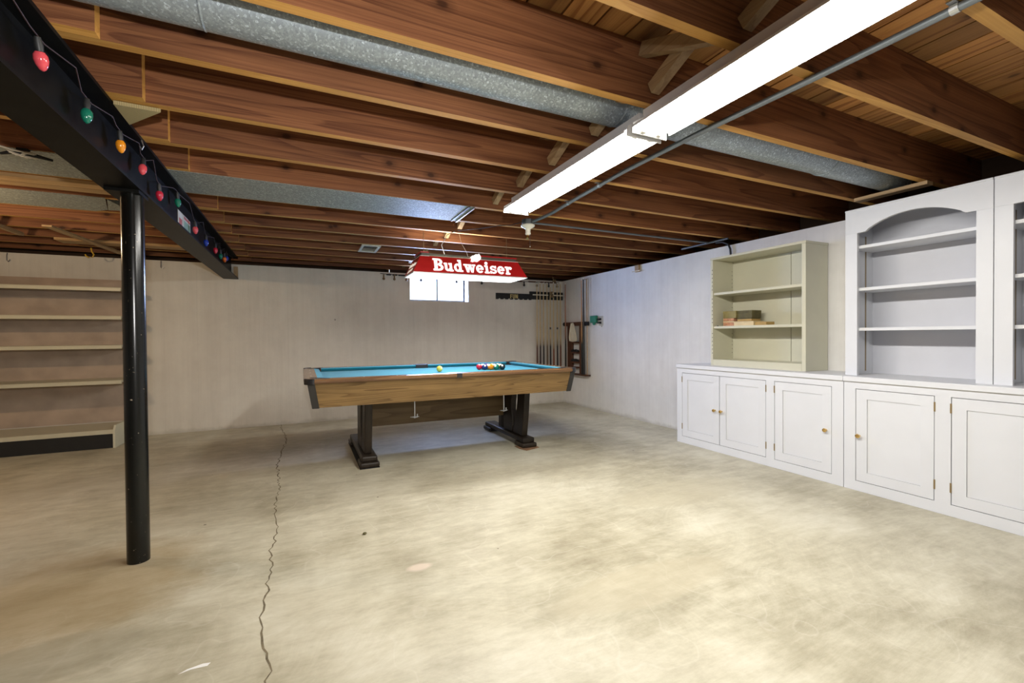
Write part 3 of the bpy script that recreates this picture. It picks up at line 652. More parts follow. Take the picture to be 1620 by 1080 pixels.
MB().tube([(3.672, 3.55, 1.951), (3.672, 2.98, 1.951)], .010, 10).build('pipe', M['conduit'], c3, smooth=True)
MB().tube([(3.675, 3.12, 1.935), (3.68, 3.05, 1.93), (3.685, 2.99, 1.90), (3.688, 2.97, 1.85), (3.69, 2.965, 1.78)], .009, 10).build('flex', M['cord_dark'], c3, smooth=True)
lh = thing('lamp_holder', 'white porcelain lamp holder with pull chain under a metal box', 'lamp holder', (1.645, 3.19, 1.95))
MB().lathe([(.048, 0), (.050, .004), (.050, .035), (.048, .038)], (1.645, 3.19, 1.93), 8).build('junction_box', M['conduit'], lh)
MB().lathe([(.010, -.085), (.013, -.083), (.022, -.078), (.0225, -.068), (.020, -.063), (.021, -.040), (.026, -.034), (.050, -.020), (.056, -.012), (.055, -.004), (.045, -.001)], (1.645, 3.19, 1.93), 24).build('porcelain_body', M['porcelain'], lh, smooth=True)
MB().lathe([(.009, -.115), (.0125, -.112), (.0125, -.088), (.010, -.085)], (1.640, 3.19, 1.93), 14).build('brass_adapter', M['brass'], lh, smooth=True)
MB().tube([(1.655, 3.175, 1.865), (1.655, 3.175, 1.755)], .0012, 5).build('pull_chain', M['cord_dark'], lh)
MB().sphere((1.655, 3.175, 1.752), .004, 8).build('pull_bead', M['porcelain'], lh)

# ------------------------------------------------------------------ pool table
TX0, TX1, TY0, TY1 = .012, 2.262, 3.42, 4.78
pt = thing('pool_table', 'pool table with turquoise cloth, wood-grain sides and dark pedestal legs', 'pool table', ((TX0 + TX1) / 2, 4.1, 0))
ZR = .747
MB().box((TX0 + .09, TY0 + .09, .66), (TX1 - .09, TY1 - .09, .712)).build('bed', M['felt'], pt)
# near and far rails (split at the side pockets only by a plate), end rails
prof = [(0, .716), (-.006, .722), (-.008, .738), (-.003, .745), (.006, ZR), (.085, ZR), (.085, .716)]
MB().prism([(TY0 + a, b) for a, b in prof], 'X', TX0 + .062, TX1 - .062).build('rail', M['rail_wood'], pt, smooth=True)
MB().prism([(TY1 - a, b) for a, b in prof], 'X', TX0 + .062, TX1 - .062).build('rail', M['rail_wood'], pt, smooth=True)
MB().prism([(TX0 + a, b) for a, b in prof], 'Y', TY0 + .0855, TY1 - .0855).build('rail', M['rail_end_glare'], pt, smooth=True)
MB().prism([(TX1 - a, b) for a, b in prof], 'Y', TY0 + .0855, TY1 - .0855).build('rail', M['rail_end_glare'], pt, smooth=True)
cpf = [(.085, ZR), (.128, ZR - .006), (.122, ZR - .016), (.095, .712), (.085, .712)]
xm = (TX0 + TX1) / 2
for xa, xb in ((TX0 + .15, xm - .065), (xm + .065, TX1 - .15)):
    MB().prism([(TY0 + a, b) for a, b in cpf], 'X', xa, xb).build('cushion', M['felt'], pt)
    MB().prism([(TY1 - a, b) for a, b in cpf], 'X', xa, xb).build('cushion', M['felt'], pt)
MB().prism([(TX0 + a, b) for a, b in cpf], 'Y', TY0 + .15, TY1 - .15).build('cushion', M['felt'], pt)
MB().prism([(TX1 - a, b) for a, b in cpf], 'Y', TY0 + .15, TY1 - .15).build('cushion', M['felt'], pt)
# corner castings: quarter-round black caps with a dark pocket
for cx, sx in ((TX0, 1), (TX1, -1)):
    for cy, sy in ((TY0, 1), (TY1, -1)):
        m = MB(); ri, ro = .050, .070; n = 8
        ox, oy = cx + sx * .064, cy + sy * .064
        p_o, p_i = [], []
        for k in range(n + 1):
            a = pi / 2 * k / n; p_o.append((ox - sx * ro * cos(a), oy - sy * ro * sin(a))); p_i.append((ox - sx * ri * cos(a), oy - sy * ri * sin(a)))
        m.prism(p_o + p_i[::-1], 'Z', .708, ZR + .003)
        m.build('corner_casting', M['pocket'], pt, bev=.004)
        MB().box((-.075, -.030, .70), (.075, .012, ZR + .0012), 0, Matrix.Translation((cx + sx * .105, cy + sy * .105, 0)) @ Matrix.Rotation({(1, 1): -.785, (1, -1): -2.356, (-1, 1): .785, (-1, -1): 2.356}[sx, sy], 4, 'Z')).build('pocket_liner', M['pocket'], pt)
        MB().lathe([(.055, 0), (.058, .052)], (cx + sx * .088, cy + sy * .088, .6625), 20).build('pocket', M['black_matte'], pt)
for cy, sy in ((TY0, 1), (TY1, -1)):
    m = MB(); n = 10; po_l, pi_l = [], []
    for k in range(n + 1):
        a = pi * k / n; po_l.append((xm - .066 * cos(a), cy + sy * (.10 - .055 * sin(a)))); pi_l.append((xm - .052 * cos(a), cy + sy * (.10 - .042 * sin(a))))
    m.prism(po_l + pi_l[::-1], 'Z', .68, ZR + (.004 if sy < 0 else .0012))
    if sy < 0: m.box((xm - .066, min(cy + sy * .02, cy + sy * .06), .70), (xm + .066, max(cy + sy * .02, cy + sy * .06), ZR + .002))
    m.build('pocket', M['pocket'], pt)
    MB().box((xm - .062, min(cy + sy * .0855, cy + sy * .126), .70), (xm + .062, max(cy + sy * .0855, cy + sy * .126), ZR + .0008)).build('pocket_liner', M['pocket'], pt)
    MB().box((xm - .022, min(cy - sy * .0105, cy), .71), (xm + .022, max(cy - sy * .0105, cy), ZR + .001)).build('pocket_plate', M['trim_metal'], pt, bev=.002)
for k in range(1, 8):
    if k == 4: continue
    for yy in (TY0 + .045, TY1 - .045):
        MB().lathe([(.0055, 0), (.005, .0012)], (TX0 + (TX1 - TX0) * (.07 + .86 * k / 8), yy, ZR - .0002), 10).build('sight', M['sight'], pt)
for k in range(1, 4):
    for xx in (TX0 + .045, TX1 - .045):
        MB().lathe([(.0055, 0), (.005, .0012)], (xx, TY0 + (TY1 - TY0) * k / 4, ZR - .0002), 10).build('sight', M['sight'], pt)
# tapered apron panels and corner trims
zt, zb, ti, bi = .715, .538, .022, .052
def slab(p0, p1, n, t=.018):   # p0,p1: pairs (top xy, bottom xy)
    (a, b), (c, d) = p0, p1
    vs = [(*a, zt), (*c, zt), (*d, zb), (*b, zb)]; vs += [(v[0] + n[0] * t, v[1] + n[1] * t, v[2]) for v in vs]
    return MB().poly(vs, [(0, 1, 2, 3), (7, 6, 5, 4), (0, 4, 5, 1), (1, 5, 6, 2), (2, 6, 7, 3), (3, 7, 4, 0)])
co = {}
for i, cx in enumerate((TX0, TX1)):
    for j, cy in enumerate((TY0, TY1)):
        sx, sy = (1, -1)[i], (1, -1)[j]; co[i, j] = ((cx + sx * ti, cy + sy * ti), (cx + sx * bi, cy + sy * bi))
slab(co[0, 0], co[1, 0], (0, 1)).build('apron', M['oak'], pt)
slab(co[0, 1], co[1, 1], (0, -1)).build('apron', M['oak'], pt)
slab(co[0, 0], co[0, 1], (1, 0)).build('apron', M['oak'], pt)
slab(co[1, 0], co[1, 1], (-1, 0)).build('apron', M['oak'], pt)
for i in (0, 1):
    for j in (0, 1):
        sx, sy = (1, -1)[i], (1, -1)[j]; (a, b) = co[i, j]; e = .006; w = .042
        m = MB()
        for (pa, pb) in ((a, b),):
            top = [(pa[0] - sx * e, pa[1] - sy * e), (pa[0] + sx * w, pa[1] - sy * e), (pa[0] + sx * w, pa[1] + sy * .002), (pa[0] + sx * .002, pa[1] + sy * .002), (pa[0] + sx * .002, pa[1] + sy * w), (pa[0] - sx * e, pa[1] + sy * w)]
            bot = [(pb[0] - sx * e, pb[1] - sy * e), (pb[0] + sx * w, pb[1] - sy * e), (pb[0] + sx * w, pb[1] + sy * .002), (pb[0] + sx * .002, pb[1] + sy * .002), (pb[0] + sx * .002, pb[1] + sy * w), (pb[0] - sx * e, pb[1] + sy * w)]
            vs = [(*q, zt + .001) for q in top] + [(*q, zb - .004) for q in bot]; n = 6
            m.poly(vs, [tuple(range(n)), tuple(range(n, 2 * n))[::-1]] + [(k, (k + 1) % n, n + (k + 1) % n, n + k) for k in range(n)])
        m.build('corner_trim', M['trim_metal'], pt, bev=.003)
MB().box((TX0 + .06, TY0 + .06, .56), (TX1 - .06, TY1 - .06, .659)).build('bed_frame', M['black_matte'], pt)
# pedestals: stepped foot and two waved planks each
near_p = [(3.715, .56), (3.745, .30), (3.785, .091), (3.99, .091), (3.965, .19), (3.925, .27), (3.90, .34), (3.885, .42), (3.88, .50), (3.89, .56)]
far_p = [(4.215, .56), (4.21, .091), (4.01, .091), (3.985, .16), (4.00, .24), (4.025, .32), (4.015, .40), (3.995, .48), (3.995, .56)]
for cx in (.475, 1.90):
    ft = MB().box((cx - .062, 3.70, .045), (cx + .062, 4.65, .091)).build('foot', M['dark_wood'], pt, bev=.012)
    MB().box((cx - .075, 3.675, .006), (cx + .075, 3.86, .046)).build('foot_pad', M['dark_wood'], ft, bev=.012)
    MB().box((cx - .075, 4.48, .006), (cx + .075, 4.67, .046)).build('foot_pad', M['dark_wood'], ft, bev=.012)
    MB().prism(near_p, 'X', cx - .03, cx + .03).build('leg', M['dark_wood'], pt, bev=.008)
    MB().prism(far_p, 'X', cx - .03, cx + .03).build('leg', M['dark_wood'], pt, bev=.008)
    MB().box((cx - .02, 4.29, .09), (cx + .02, 4.36, .56)).build('leg', M['dark_wood'], pt, bev=.004)
MB().box((.50, 4.225, .225), (1.875, 4.245, .56)).build('stretcher', M['panel_wood'], pt)
for rx, ry, rz in ((.838, 3.70, .365), (1.648, 3.70, .357)):
    r_ = MB().tube([(rx, ry, rz), (rx, ry, .56)], .0055, 10).build('levelling_rod', M['steel'], pt, smooth=True)
    MB().lathe([(.026, 0), (.026, .004)], (rx, ry, rz + .008), 14).box((rx - .036, ry - .006, rz + .010), (rx + .036, ry + .006, rz + .014)).box((rx + .018, ry - .003, rz + .012), (rx + .026, ry + .003, rz + .034)).build('wing_nut', M['steel'], r_)
tag(MB().poly([(1.80, 3.70, .0005), (1.83, 3.605, .0005), (1.985, 3.655, .0005), (1.985, 3.80, .0005), (1.80, 3.80, .0005), (1.80, 3.70, .0055), (1.83, 3.605, .0055), (1.985, 3.655, .0055), (1.985, 3.80, .0055), (1.80, 3.80, .0055)],
              [(4, 3, 2, 1, 0), (5, 6, 7, 8, 9), (0, 1, 6, 5), (1, 2, 7, 6), (2, 3, 8, 7), (3, 4, 9, 8), (4, 0, 5, 9)]).build('floor_shim', M['rust_shim']), 'brown flat shim under the right pedestal foot of the pool table', 'shim')
tag(MB().box((.40, 3.675, .0005), (.55, 4.67, .0055)).build('floor_shim', M['black_matte']), 'thin black shim under the left pedestal foot of the pool table', 'shim')

# balls
BR = .0286; zb_ = .712 + BR + .0004
def ball(x, y, name, col, stripe, label, rot):
    o = MB().sphere((0, 0, 0), BR, 24).build('pool_ball', ball_mat('ball_' + name, col, stripe), smooth=True)
    o.location = (x, y, zb_); o.rotation_euler = rot
    return tag(o, label, 'ball', 'pool balls on the turquoise cloth')
ball(1.154, 4.052, 'lone_yellow', (.80, .62, .10), False, 'single yellow ball lying apart on the cloth, left of the rack', (.3, .2, .9))
ax, ay = 1.565, 4.10; st_ = BR * 2.01; ang = radians(30)
e1 = Vector((cos(ang), -sin(ang))) * st_; e2 = Vector((cos(ang), sin(ang))) * st_
rack = {(0, 0): ('red', (.55, .02, .05), 0, 'red ball at the left tip of the racked balls'),
        (1, 0): ('navy', (.02, .03, .16), 0, 'dark blue ball between the red and orange balls of the rack'),
        (2, 0): ('orange', (.85, .25, .01), 0, 'orange ball in the middle of the near edge of the rack'),
        (3, 0): ('green', (.01, .16, .10), 0, 'dark green ball right of the orange ball in the rack'),
        (4, 0): ('black', (.012, .014, .02), 0, 'black ball at the near right corner of the rack'),
        (0, 1): ('maroon_stripe', (.35, .02, .05), 1, 'maroon-striped ball just behind the red and blue balls'),
        (1, 1): ('cream', (.80, .72, .35), 1, 'pale cream-striped ball behind the blue ball of the rack'),
        (2, 1): ('orange_stripe', (.80, .25, .03), 1, 'orange-striped ball behind the solid orange ball'),
        (3, 1): ('yellow_stripe', (.80, .58, .05), 1, 'yellow-striped ball behind the green and black balls'),
        (0, 2): ('purple', (.10, .03, .18), 0, 'purple ball peeping out in the back row behind the maroon stripe'),
        (1, 2): ('pale_yellow', (.82, .68, .20), 0, 'bright yellow ball peeping out in the back row of the rack'),
        (2, 2): ('red_stripe', (.60, .05, .05), 1, 'red-striped ball peeping out in the back row at right')}
for (i, j), (nm, col, stp, lab) in rack.items():
    p = Vector((ax, ay)) + e1 * i + e2 * j
    ball(p.x, p.y, nm, col, bool(stp), lab, (rc.uniform(-.5, .5), rc.uniform(-.5, .5), rc.uniform(-.6, .6)))

# ------------------------------------------------------------------ lit pool table lamp with slab-serif lettering
def ringsec(cx, cy, rx, ry, t, a0, a1, n=14):
    o = [(cx + rx * cos(radians(a0 + (a1 - a0) * k / n)), cy + ry * sin(radians(a0 + (a1 - a0) * k / n))) for k in range(n + 1)]
    i = [(cx + (rx - t) * cos(radians(a0 + (a1 - a0) * k / n)), cy + (ry - t * .8) * sin(radians(a0 + (a1 - a0) * k / n))) for k in range(n + 1)]
    return o + i[::-1]
def rc_(x0, y0, x1, y1): return [(x0, y0), (x1, y0), (x1, y1), (x0, y1)]
def dg(xa, ya, xb, yb, w): return [(xa, ya), (xa + w, ya), (xb + w, yb), (xb, yb)]
XH = .68
GL = {
 'B': (.80, [rc_(.10, 0, .34, 1), rc_(0, 0, .40, .13), rc_(0, .87, .40, 1), ringsec(.42, .735, .31, .265, .19, -90, 90), ringsec(.42, .28, .36, .28, .19, -90, 90), rc_(.34, .87, .43, 1), rc_(.34, .47, .46, .56), rc_(.34, 0, .43, .12)]),
 'u': (.76, [rc_(.07, .18, .26, XH), rc_(0, XH - .12, .26, XH), ringsec(.30, .22, .23, .22, .17, 180, 360), rc_(.44, 0, .63, XH), rc_(.36, XH - .12, .63, XH), rc_(.44, 0, .72, .12)]),
 'd': (.74, [ringsec(.28, .335, .28, .345, .18, 20, 340), rc_(.40, 0, .59, 1), rc_(.31, .88, .59, 1), rc_(.40, 0, .70, .12)]),
 'w': (.98, [dg(.06, XH, .24, 0, .18), dg(.44, XH, .26, 0, .14), dg(.42, XH, .58, 0, .18), dg(.80, XH, .62, 0, .13), rc_(0, XH - .11, .33, XH), rc_(.36, XH - .11, .64, XH), rc_(.70, XH - .11, .97, XH)]),
 'e': (.66, [ringsec(.31, .34, .31, .35, .18, 0, 320), rc_(.12, .29, .60, .40), rc_(.44, .30, .62, .42)]),
 'i': (.44, [rc_(.11, 0, .30, XH), rc_(.02, XH - .12, .30, XH), rc_(0, 0, .41, .12), ringsec(.20, .87, .125, .125, .124, 0, 360)]),
 's': (.60, [ringsec(.28, .48, .26, .20, .15, 20, 270), ringsec(.28, .20, .28, .20, .15, -160, 90), rc_(.44, .46, .54, XH), rc_(0, 0, .09, .22)]),
 'r': (.58, [rc_(.09, 0, .29, XH), rc_(0, XH - .12, .29, XH), rc_(0, 0, .40, .12), ringsec(.40, .47, .20, .21, .13, 60, 180), ringsec(.47, .55, .12, .12, .119, 0, 360)]),
 'F': (.62, [rc_(.08, 0, .26, 1), rc_(.08, .84, .58, 1), rc_(.2, .45, .48, .6), rc_(0, 0, .34, .1)]),
 'U': (.72, [rc_(.05, .25, .23, 1), rc_(.45, .25, .63, 1), ringsec(.34, .27, .29, .27, .18, 180, 360)]),
 'N': (.74, [rc_(.04, 0, .2, 1), rc_(.5, 0, .66, 1), dg(.04, 1, .46, 0, .2)]),
}
def lettering(text, T, size, th, gap=.03):   # T maps (u along, v up, w out)
    m = MB(); x = 0
    for ch in text:
        adv, shapes = GL[ch]
        for k, s in enumerate(shapes):
            m.prism([((x + a) * size, b * size) for a, b in s], 'Z', 0, th + .00006 * k, 0, T)
        x += adv + gap
    return m, x * size
def text_w(text, gap=.03): return sum(GL[c][0] + gap for c in text) - gap
lx0, lx1, ly0, ly1, lz = .868, 1.958, 3.82, 4.205, 1.600
ins, lh_ = .075, .150
lp = thing('pool_table_lamp', 'long red lit lamp with white lettering hung over the pool table', 'lamp', ((lx0 + lx1) / 2, (ly0 + ly1) / 2, lz))
def frus(x0, x1, y0, y1, z0, z1, ix, iy, t=.004):
    o = [(x0, y0, z0), (x1, y0, z0), (x1, y1, z0), (x0, y1, z0), (x0 + ix, y0 + iy, z1), (x1 - ix, y0 + iy, z1), (x1 - ix, y1 - iy, z1), (x0 + ix, y1 - iy, z1)]
    return o
def shell(o, t):
    c = (sum(p[0] for p in o) / 8, sum(p[1] for p in o) / 8)
    i = [(p[0] - t * (1 if p[0] > c[0] else -1), p[1] - t * (1 if p[1] > c[1] else -1), p[2]) for p in o]
    vs = o + i
    fo = [(0, 1, 5, 4), (1, 2, 6, 5), (2, 3, 7, 6), (3, 0, 4, 7)]
    return vs, fo
o = frus(lx0, lx1, ly0, ly1, lz, lz + lh_, ins, .055)
vs, fo = shell(o, .006)
m = MB(); m.poly(vs, fo + [tuple(8 + k for k in f[::-1]) for f in fo] + [(0, 8, 9, 1), (1, 9, 10, 2), (2, 10, 11, 3), (3, 11, 8, 0), (4, 5, 13, 12), (5, 6, 14, 13), (6, 7, 15, 14), (7, 4, 12, 15)])
for k in range(4, 8): m.mi[k] = 1
m.build('shade', [M['gloss_red'], M['white_enamel']], lp)
m = MB()   # white bottom lip
m.box((lx0 - .002, ly0 - .002, lz - .008), (lx1 + .002, ly0 + .006, lz)).box((lx0 - .002, ly1 - .006, lz - .008), (lx1 + .002, ly1 + .002, lz)).box((lx0 - .002, ly0 + .006, lz - .008), (lx0 + .006, ly1 - .006, lz)).box((lx1 - .006, ly0 + .006, lz - .008), (lx1 + .002, ly1 - .006, lz))
m.build('bottom_lip', M['white_enamel'], lp)
zt2 = lz + lh_
vx0, vx1, vy0, vy1 = lx0 + ins + .012, lx1 - ins - .012, ly0 + .075, ly1 - .075
MB().box((vx0, vy0, zt2), (vx1, vy0 + .004, zt2 + .028)).box((vx0, vy1 - .004, zt2), (vx1, vy1, zt2 + .028)).box((vx0, vy0 + .004, zt2), (vx0 + .004, vy1 - .004, zt2 + .028)).box((vx1 - .004, vy0 + .004, zt2), (vx1, vy1 - .004, zt2 + .028)).build('vent_band', M['shade_grey'], lp)
SL0, SL1 = 1.02, 1.48     # open slot in the top where light escapes upwards
for a_, b_ in ((lx0 + ins - .004, SL0), (SL1, lx1 - ins + .004)):
    MB().box((a_, ly0 + .050, zt2 - .003), (b_, ly1 - .050, zt2 + .0005)).build('inner_top', M['white_enamel'], lp)
for a_, b_ in ((lx0 + ins + .004, SL0), (SL1, lx1 - ins - .004)):
    MB().box((a_, ly0 + .066, zt2 + .0285), (b_, ly1 - .066, zt2 + .040)).build('top_cap', M['gloss_red'], lp)
for yy in (3.93, 4.09):
    MB().tube([(lx0 + .10, yy, lz + .075), (lx1 - .10, yy, lz + .075)], .016, 12).build('tube', M['pool_tube'], lp, smooth=True)
area_lamp('pool_tube_light', (1.413, 4.01, lz + .056), (0, 0, -1), .86, .20, POOL_W, (1.0, .98, .96))
area_lamp('pool_tube_light', (1.25, 4.01, lz + .094), (0, 0, 1), .40, .16, POOL_W * .35, (1.0, .93, .80))
# lettering on the sloped faces
fv = Vector((0, .055, lh_)).normalized(); fn = Vector((0, -lh_, .055)).normalized(); fu = Vector((1, 0, 0))
def frame(org, u, v, n): return Matrix(((u.x, v.x, n.x, org.x), (u.y, v.y, n.y, org.y), (u.z, v.z, n.z, org.z), (0, 0, 0, 1)))
size = .760 / text_w('Budweiser')
T = frame(Vector((1.045, ly0, lz)) + fv * .020 + fn * .0005, fu, fv, fn)
m, _w = lettering('Budweiser', T, size, .004); o = m.build('lettering', M['sign_white'], lp); o['label'] = 'white glowing lettering'
T = frame(Vector((1.785, ly1, lz)) + Vector((0, -.055, lh_)).normalized() * .020 + Vector((0, lh_, .055)).normalized() * .0005, Vector((-1, 0, 0)), Vector((0, -.055, lh_)).normalized(), Vector((0, lh_, .055)).normalized())
m, _w = lettering('Budweiser', T, size, .004); m.build('lettering', M['sign_white'], lp)
ev = Vector((ins, 0, lh_)).normalized(); en = Vector((-lh_, 0, ins)).normalized(); eu = Vector((0, -1, 0))
es = .25 / text_w('Budweiser')
T = frame(Vector((lx0, ly1 - .065, lz)) + ev * .075 + en * .0005, eu, ev, en)
m, _w = lettering('Budweiser', T, es, .003); m.build('lettering', M['sign_dim'], lp)
m = MB().prism([(0, 0), (.16, .012), (.17, .035), (.02, .028)], 'Z', 0, .003, 0, frame(Vector((lx0, ly1 - .10, lz)) + ev * .015 + en * .0005, eu, ev, en)); m.build('end_badge', M['sign_dim'], lp)
# glowing crest standing over the top edge of the front face
cr = [(-.052, -.038), (-.030, -.043), (-.018, -.034), (.010, -.040), (.034, -.022), (.050, -.008), (.053, .014), (.047, .030), (.038, .046), (.026, .036), (.004, .037), (-.012, .024), (-.034, .018), (-.047, .004), (-.042, -.014)]
MB().prism(cr, 'Z', 0, .008, 0, frame(Vector((1.452, ly0, lz)) + fv * .168 + fn * .004, fu, fv, fn)).build('crest_badge', M['sign_white'], lp)
for k, (hx, hy) in enumerate(((1.005, 4.012), (1.83, 4.012))):
    m = MB(); za, zb2 = zt2 + .04, ZJ + .03; n = 15
    for q in range(n):
        zc = za + (zb2 - za) * (q + .5) / n; h2 = (zb2 - za) / n * .72; a = (q % 2) * pi / 2
        m.tube([(hx + .005 * cos(a) * cos(t), hy + .005 * sin(a) * cos(t), zc + h2 * sin(t)) for t in [2 * pi * w / 8 for w in range(9)]], .0011, 4, cap=False)
    m.build('chain', M['dark_brass'], lp)
MB().tube([(1.20, 4.0, zt2 + .04), (1.14, 3.9, 1.86), (1.16, 3.8, 1.93), (1.22, 3.75, 1.962)], .003, 6).build('power_cord', M['cord_dark'], lp, smooth=True)
MB().tube([(1.40, 3.92, zt2 + .005), (1.36, 3.85, 1.80), (1.31, 3.85, 1.88), (1.30, 3.88, 1.965)], .002, 6).build('pull_cord', M['rope'], lp, smooth=True)
tag(MB().tube([(1.60, 3.16, 1.945), (1.53, 3.25, 1.93), (1.45, 3.36, 1.94), (1.38, 3.60, 1.963), (1.24, 3.74, 1.964)], .003, 6).build('power_cord', M['cord_dark'], smooth=True), 'thin black cord looping from the porcelain holder to the red lamp', 'cord')

# string of hanging bulbs along the top of the back wall
ws = thing('bulb_string', 'string of small dark bulbs hung along the top of the back wall', 'string lights', (2.3, D - .03, 1.84))
MB().tube([(.93, D - .02, 1.868), (1.10, D - .02, 1.862), (1.7, D - .03, 1.845), (2.4, D - .03, 1.85), (3.0, D - .025, 1.855), (3.62, D - .02, 1.868)], .004, 6).build('wire', M['cord_dark'], ws, smooth=True)
for sx_ in (1.01, 1.09, 1.165, 1.22, 2.88, 2.93, 3.10, 3.16, 3.30, 3.38, 3.47, 3.53):
    MB().box((sx_, D - .038, 1.846 + .004 * abs(sx_ - 2)), (sx_ + .055, D - .012, 1.862 + .004 * abs(sx_ - 2))).build('clip_bar', M['black_matte'] if sx_ < 2 else M['rack_wood'], ws)
for bx in (.972, 1.109, 1.266, 1.461, 1.96, 2.339, 3.018, 3.233, 3.442, 3.589):
    T = Matrix.Translation((bx, D - .035, 1.805))
    MB().lathe([(.008, .010), (.010, .03), (.008, .052)], (0, 0, 0), 10, 0, T).build('socket', M['brown_knob'] if bx < 1.3 else M['cord_dark'], ws, smooth=True)
    MB().lathe([(.003, -.022), (.012, -.018), (.0175, -.006), (.015, .004), (.008, .012)], (0, 0, 0), 12, 0, T).build('bulb', M['brown_knob'] if bx < 1.3 else M['cord_dark'], ws, smooth=True)

# ------------------------------------------------------------------ cue rack on the back wall, cues
cr_ = thing('cue_rack', 'dark wooden cue rack with gold letters on the back wall', 'cue rack', (3.13, D - .03, 1.63))
m = MB(); pr = [(2.568, 1.672), (2.568, 1.583)]
for k in range(7): xx = 2.60 + k * .078; pr += [(xx, 1.583), (xx + .012, 1.597), (xx + .034, 1.597), (xx + .046, 1.583)]
pr += [(3.145, 1.583), (3.145, 1.672)]
m.prism(pr, 'Y', D - .028, D - .003).build('back_board', M['black_matte'], cr_)
MB().box((3.12, D - .030, 1.594), (3.695, D - .002, 1.712)).build('back_board', M['black_matte'], cr_)
for a, b in ((3.15, 3.415), (3.50, 3.69)):
    MB().box((a, D - .064, 1.653), (b, D - .056, 1.668)).build('retaining_rail', M['cloth_towel'], cr_)
MB().box((3.15, D - .062, .40), (3.69, D - .004, .425)).build('bottom_shelf', M['rack_wood'], cr_)
T = frame(Vector((2.785, D - .0285, 1.598)), Vector((1, 0, 0)), Vector((0, 0, 1)), Vector((0, -1, 0)))
m, _w = lettering('FUN', T, .062, .006); o = m.build('lettering', M['gold'], cr_); o['label'] = 'gold raised letters'
def cue(xy, z, label, butt, shaft=(.56, .41, .21), split=.42, top=1.45, tilt=(0, 0), grp='pool cues', name='pool_cue', r=1.0):
    t = thing(name, label, 'cue', (xy[0], xy[1], z), grp)
    m = MB().tube([(xy[0], xy[1], z), (xy[0], xy[1], z + .02), (xy[0], xy[1], z + top * .45), (xy[0], xy[1], z + top - .02)], [.0145 * r, .015 * r, .011 * r, .0066 * r], 10)
    m.build('shaft', cue_mat('cue_' + str(len(bpy.data.materials)), butt, shaft, split), t, smooth=True)
    m = MB().tube([(xy[0], xy[1], z + top - .02), (xy[0], xy[1], z + top)], .0064 * r, 10).build('tip', M['sight'], t)
    t.rotation_euler = (tilt[0], tilt[1], 0)
    return t
ordn = ['first', 'second', 'third', 'fourth', 'fifth', 'sixth', 'seventh', 'eighth']
butts = [(.10, .035, .02), (.03, .015, .012), (.025, .015, .012), (.12, .07, .03), (.02, .016, .016), (.22, .06, .02), (.025, .016, .014), (.14, .045, .02)]
desc = ['reddish-brown butt', 'dark butt', 'nearly black butt', 'tan-brown butt', 'black butt and dark collar', 'orange-red butt', 'dark butt and a black collar', 'maroon butt']
for k, (bx, tz) in enumerate(zip((3.227, 3.282, 3.34, 3.403, 3.459, 3.517, 3.583, 3.64), (1.846, 1.848, 1.851, 1.854, 1.808, 1.868, 1.861, 1.874))):
    c_ = cue((bx, D - .046), .426, ordn[k] + ' cue from the left in the back wall rack, ' + desc[k], butts[k], (.56, .42, .22), .34 if k != 5 else .30, tz - .426, (0, 0), 'cues in the back wall rack')
    if k in (4, 6): MB().tube([(bx, D - .046, 1.14), (bx, D - .046, 1.17)], .0125, 10).build('collar', M['cord_dark'], c_)
o = thing('knobbly_ornament', 'small brown knobbly ornament fixed on the rail of the cue rack', 'ornament', (3.48, D - .075, 1.67))
m = MB()
for k in range(7): m.sphere((3.465 + rc.uniform(-.025, .025), D - .085 + rc.uniform(-.008, .008), 1.665 + rc.uniform(-.04, .035)), .020, 8)
m.build('body', M['brown_knob'], o, smooth=True); MB().sphere((3.478, D - .105, 1.69), .013, 10).build('head', M['cloth_towel'], o, smooth=True)
o = thing('knobbly_ornament', 'small tan knobbly ornament perched atop a cue at the joists', 'ornament', (3.53, D - .05, 1.9))
m = MB()
for k in range(8): m.sphere((3.53 + rc.uniform(-.028, .028), D - .046 + rc.uniform(-.008, .008), 1.905 + rc.uniform(-.035, .03)), .014, 8)
m.build('body', M['brown_knob'], o, smooth=True)

# brown rack on the right wall with its cues
rk = thing('wall_rack', 'brown ladder-like wall rack with dowel ends on the right wall', 'cue rack', (R - .03, 5.6, .5))
for ya, yb in ((5.705, 5.835), (5.42, 5.515)):
    MB().box((R - .035, ya, .47), (R - .004, yb, 1.235)).build('side_board', M['rack_wood'], rk, bev=.004)
MB().box((R - .050, 5.36, 1.185), (R - .036, 5.86, 1.24)).build('top_bar', M['rack_wood'], rk, bev=.003)
MB().tube([(R - .045, 5.85, 1.215), (R - .045, 5.90, 1.215), (R - .045, 5.93, 1.215)], [.03, .03, .012], 10).build('dowel_end', M['black_matte'], rk)
MB().box((R - .055, 5.275, 1.18), (R - .02, 5.36, 1.238)).build('dowel_end', M['black_matte'], rk, bev=.004)
for zz in (.925, .775, .635, .56):
    MB().box((R - .075, 5.515, zz), (R - .006, 5.705, zz + .022)).build('rung', M['rack_wood'], rk)
MB().box((R - .085, 5.27, .462), (R - .004, 5.86, .482)).build('bottom_shelf', M['rack_wood'], rk, bev=.003)
for zz, lb in ((.797, 'black chalk holder strip on the upper rung of the wall rack'), (.657, 'black chalk holder strip on the lower rung of the wall rack')):
    o = thing('chalk_holder', lb, 'holder', (R - .04, 5.62, zz))
    MB().box((R - .06, 5.53, zz + .0005), (R - .02, 5.70, zz + .022)).build('base', M['black_matte'], o, bev=.003)
    for k in range(4): MB().box((R - .056, 5.535 + k * .042, zz + .0225), (R - .026, 5.565 + k * .042, zz + .034 + .006 * (k % 2))).build('holder_cup', M['black_matte'], o, bev=.003)
tg = thing('cream_cloth', 'cream cloth hung in a point from the wall rack top bar', 'cloth', (R - .06, 5.62, 1.1))
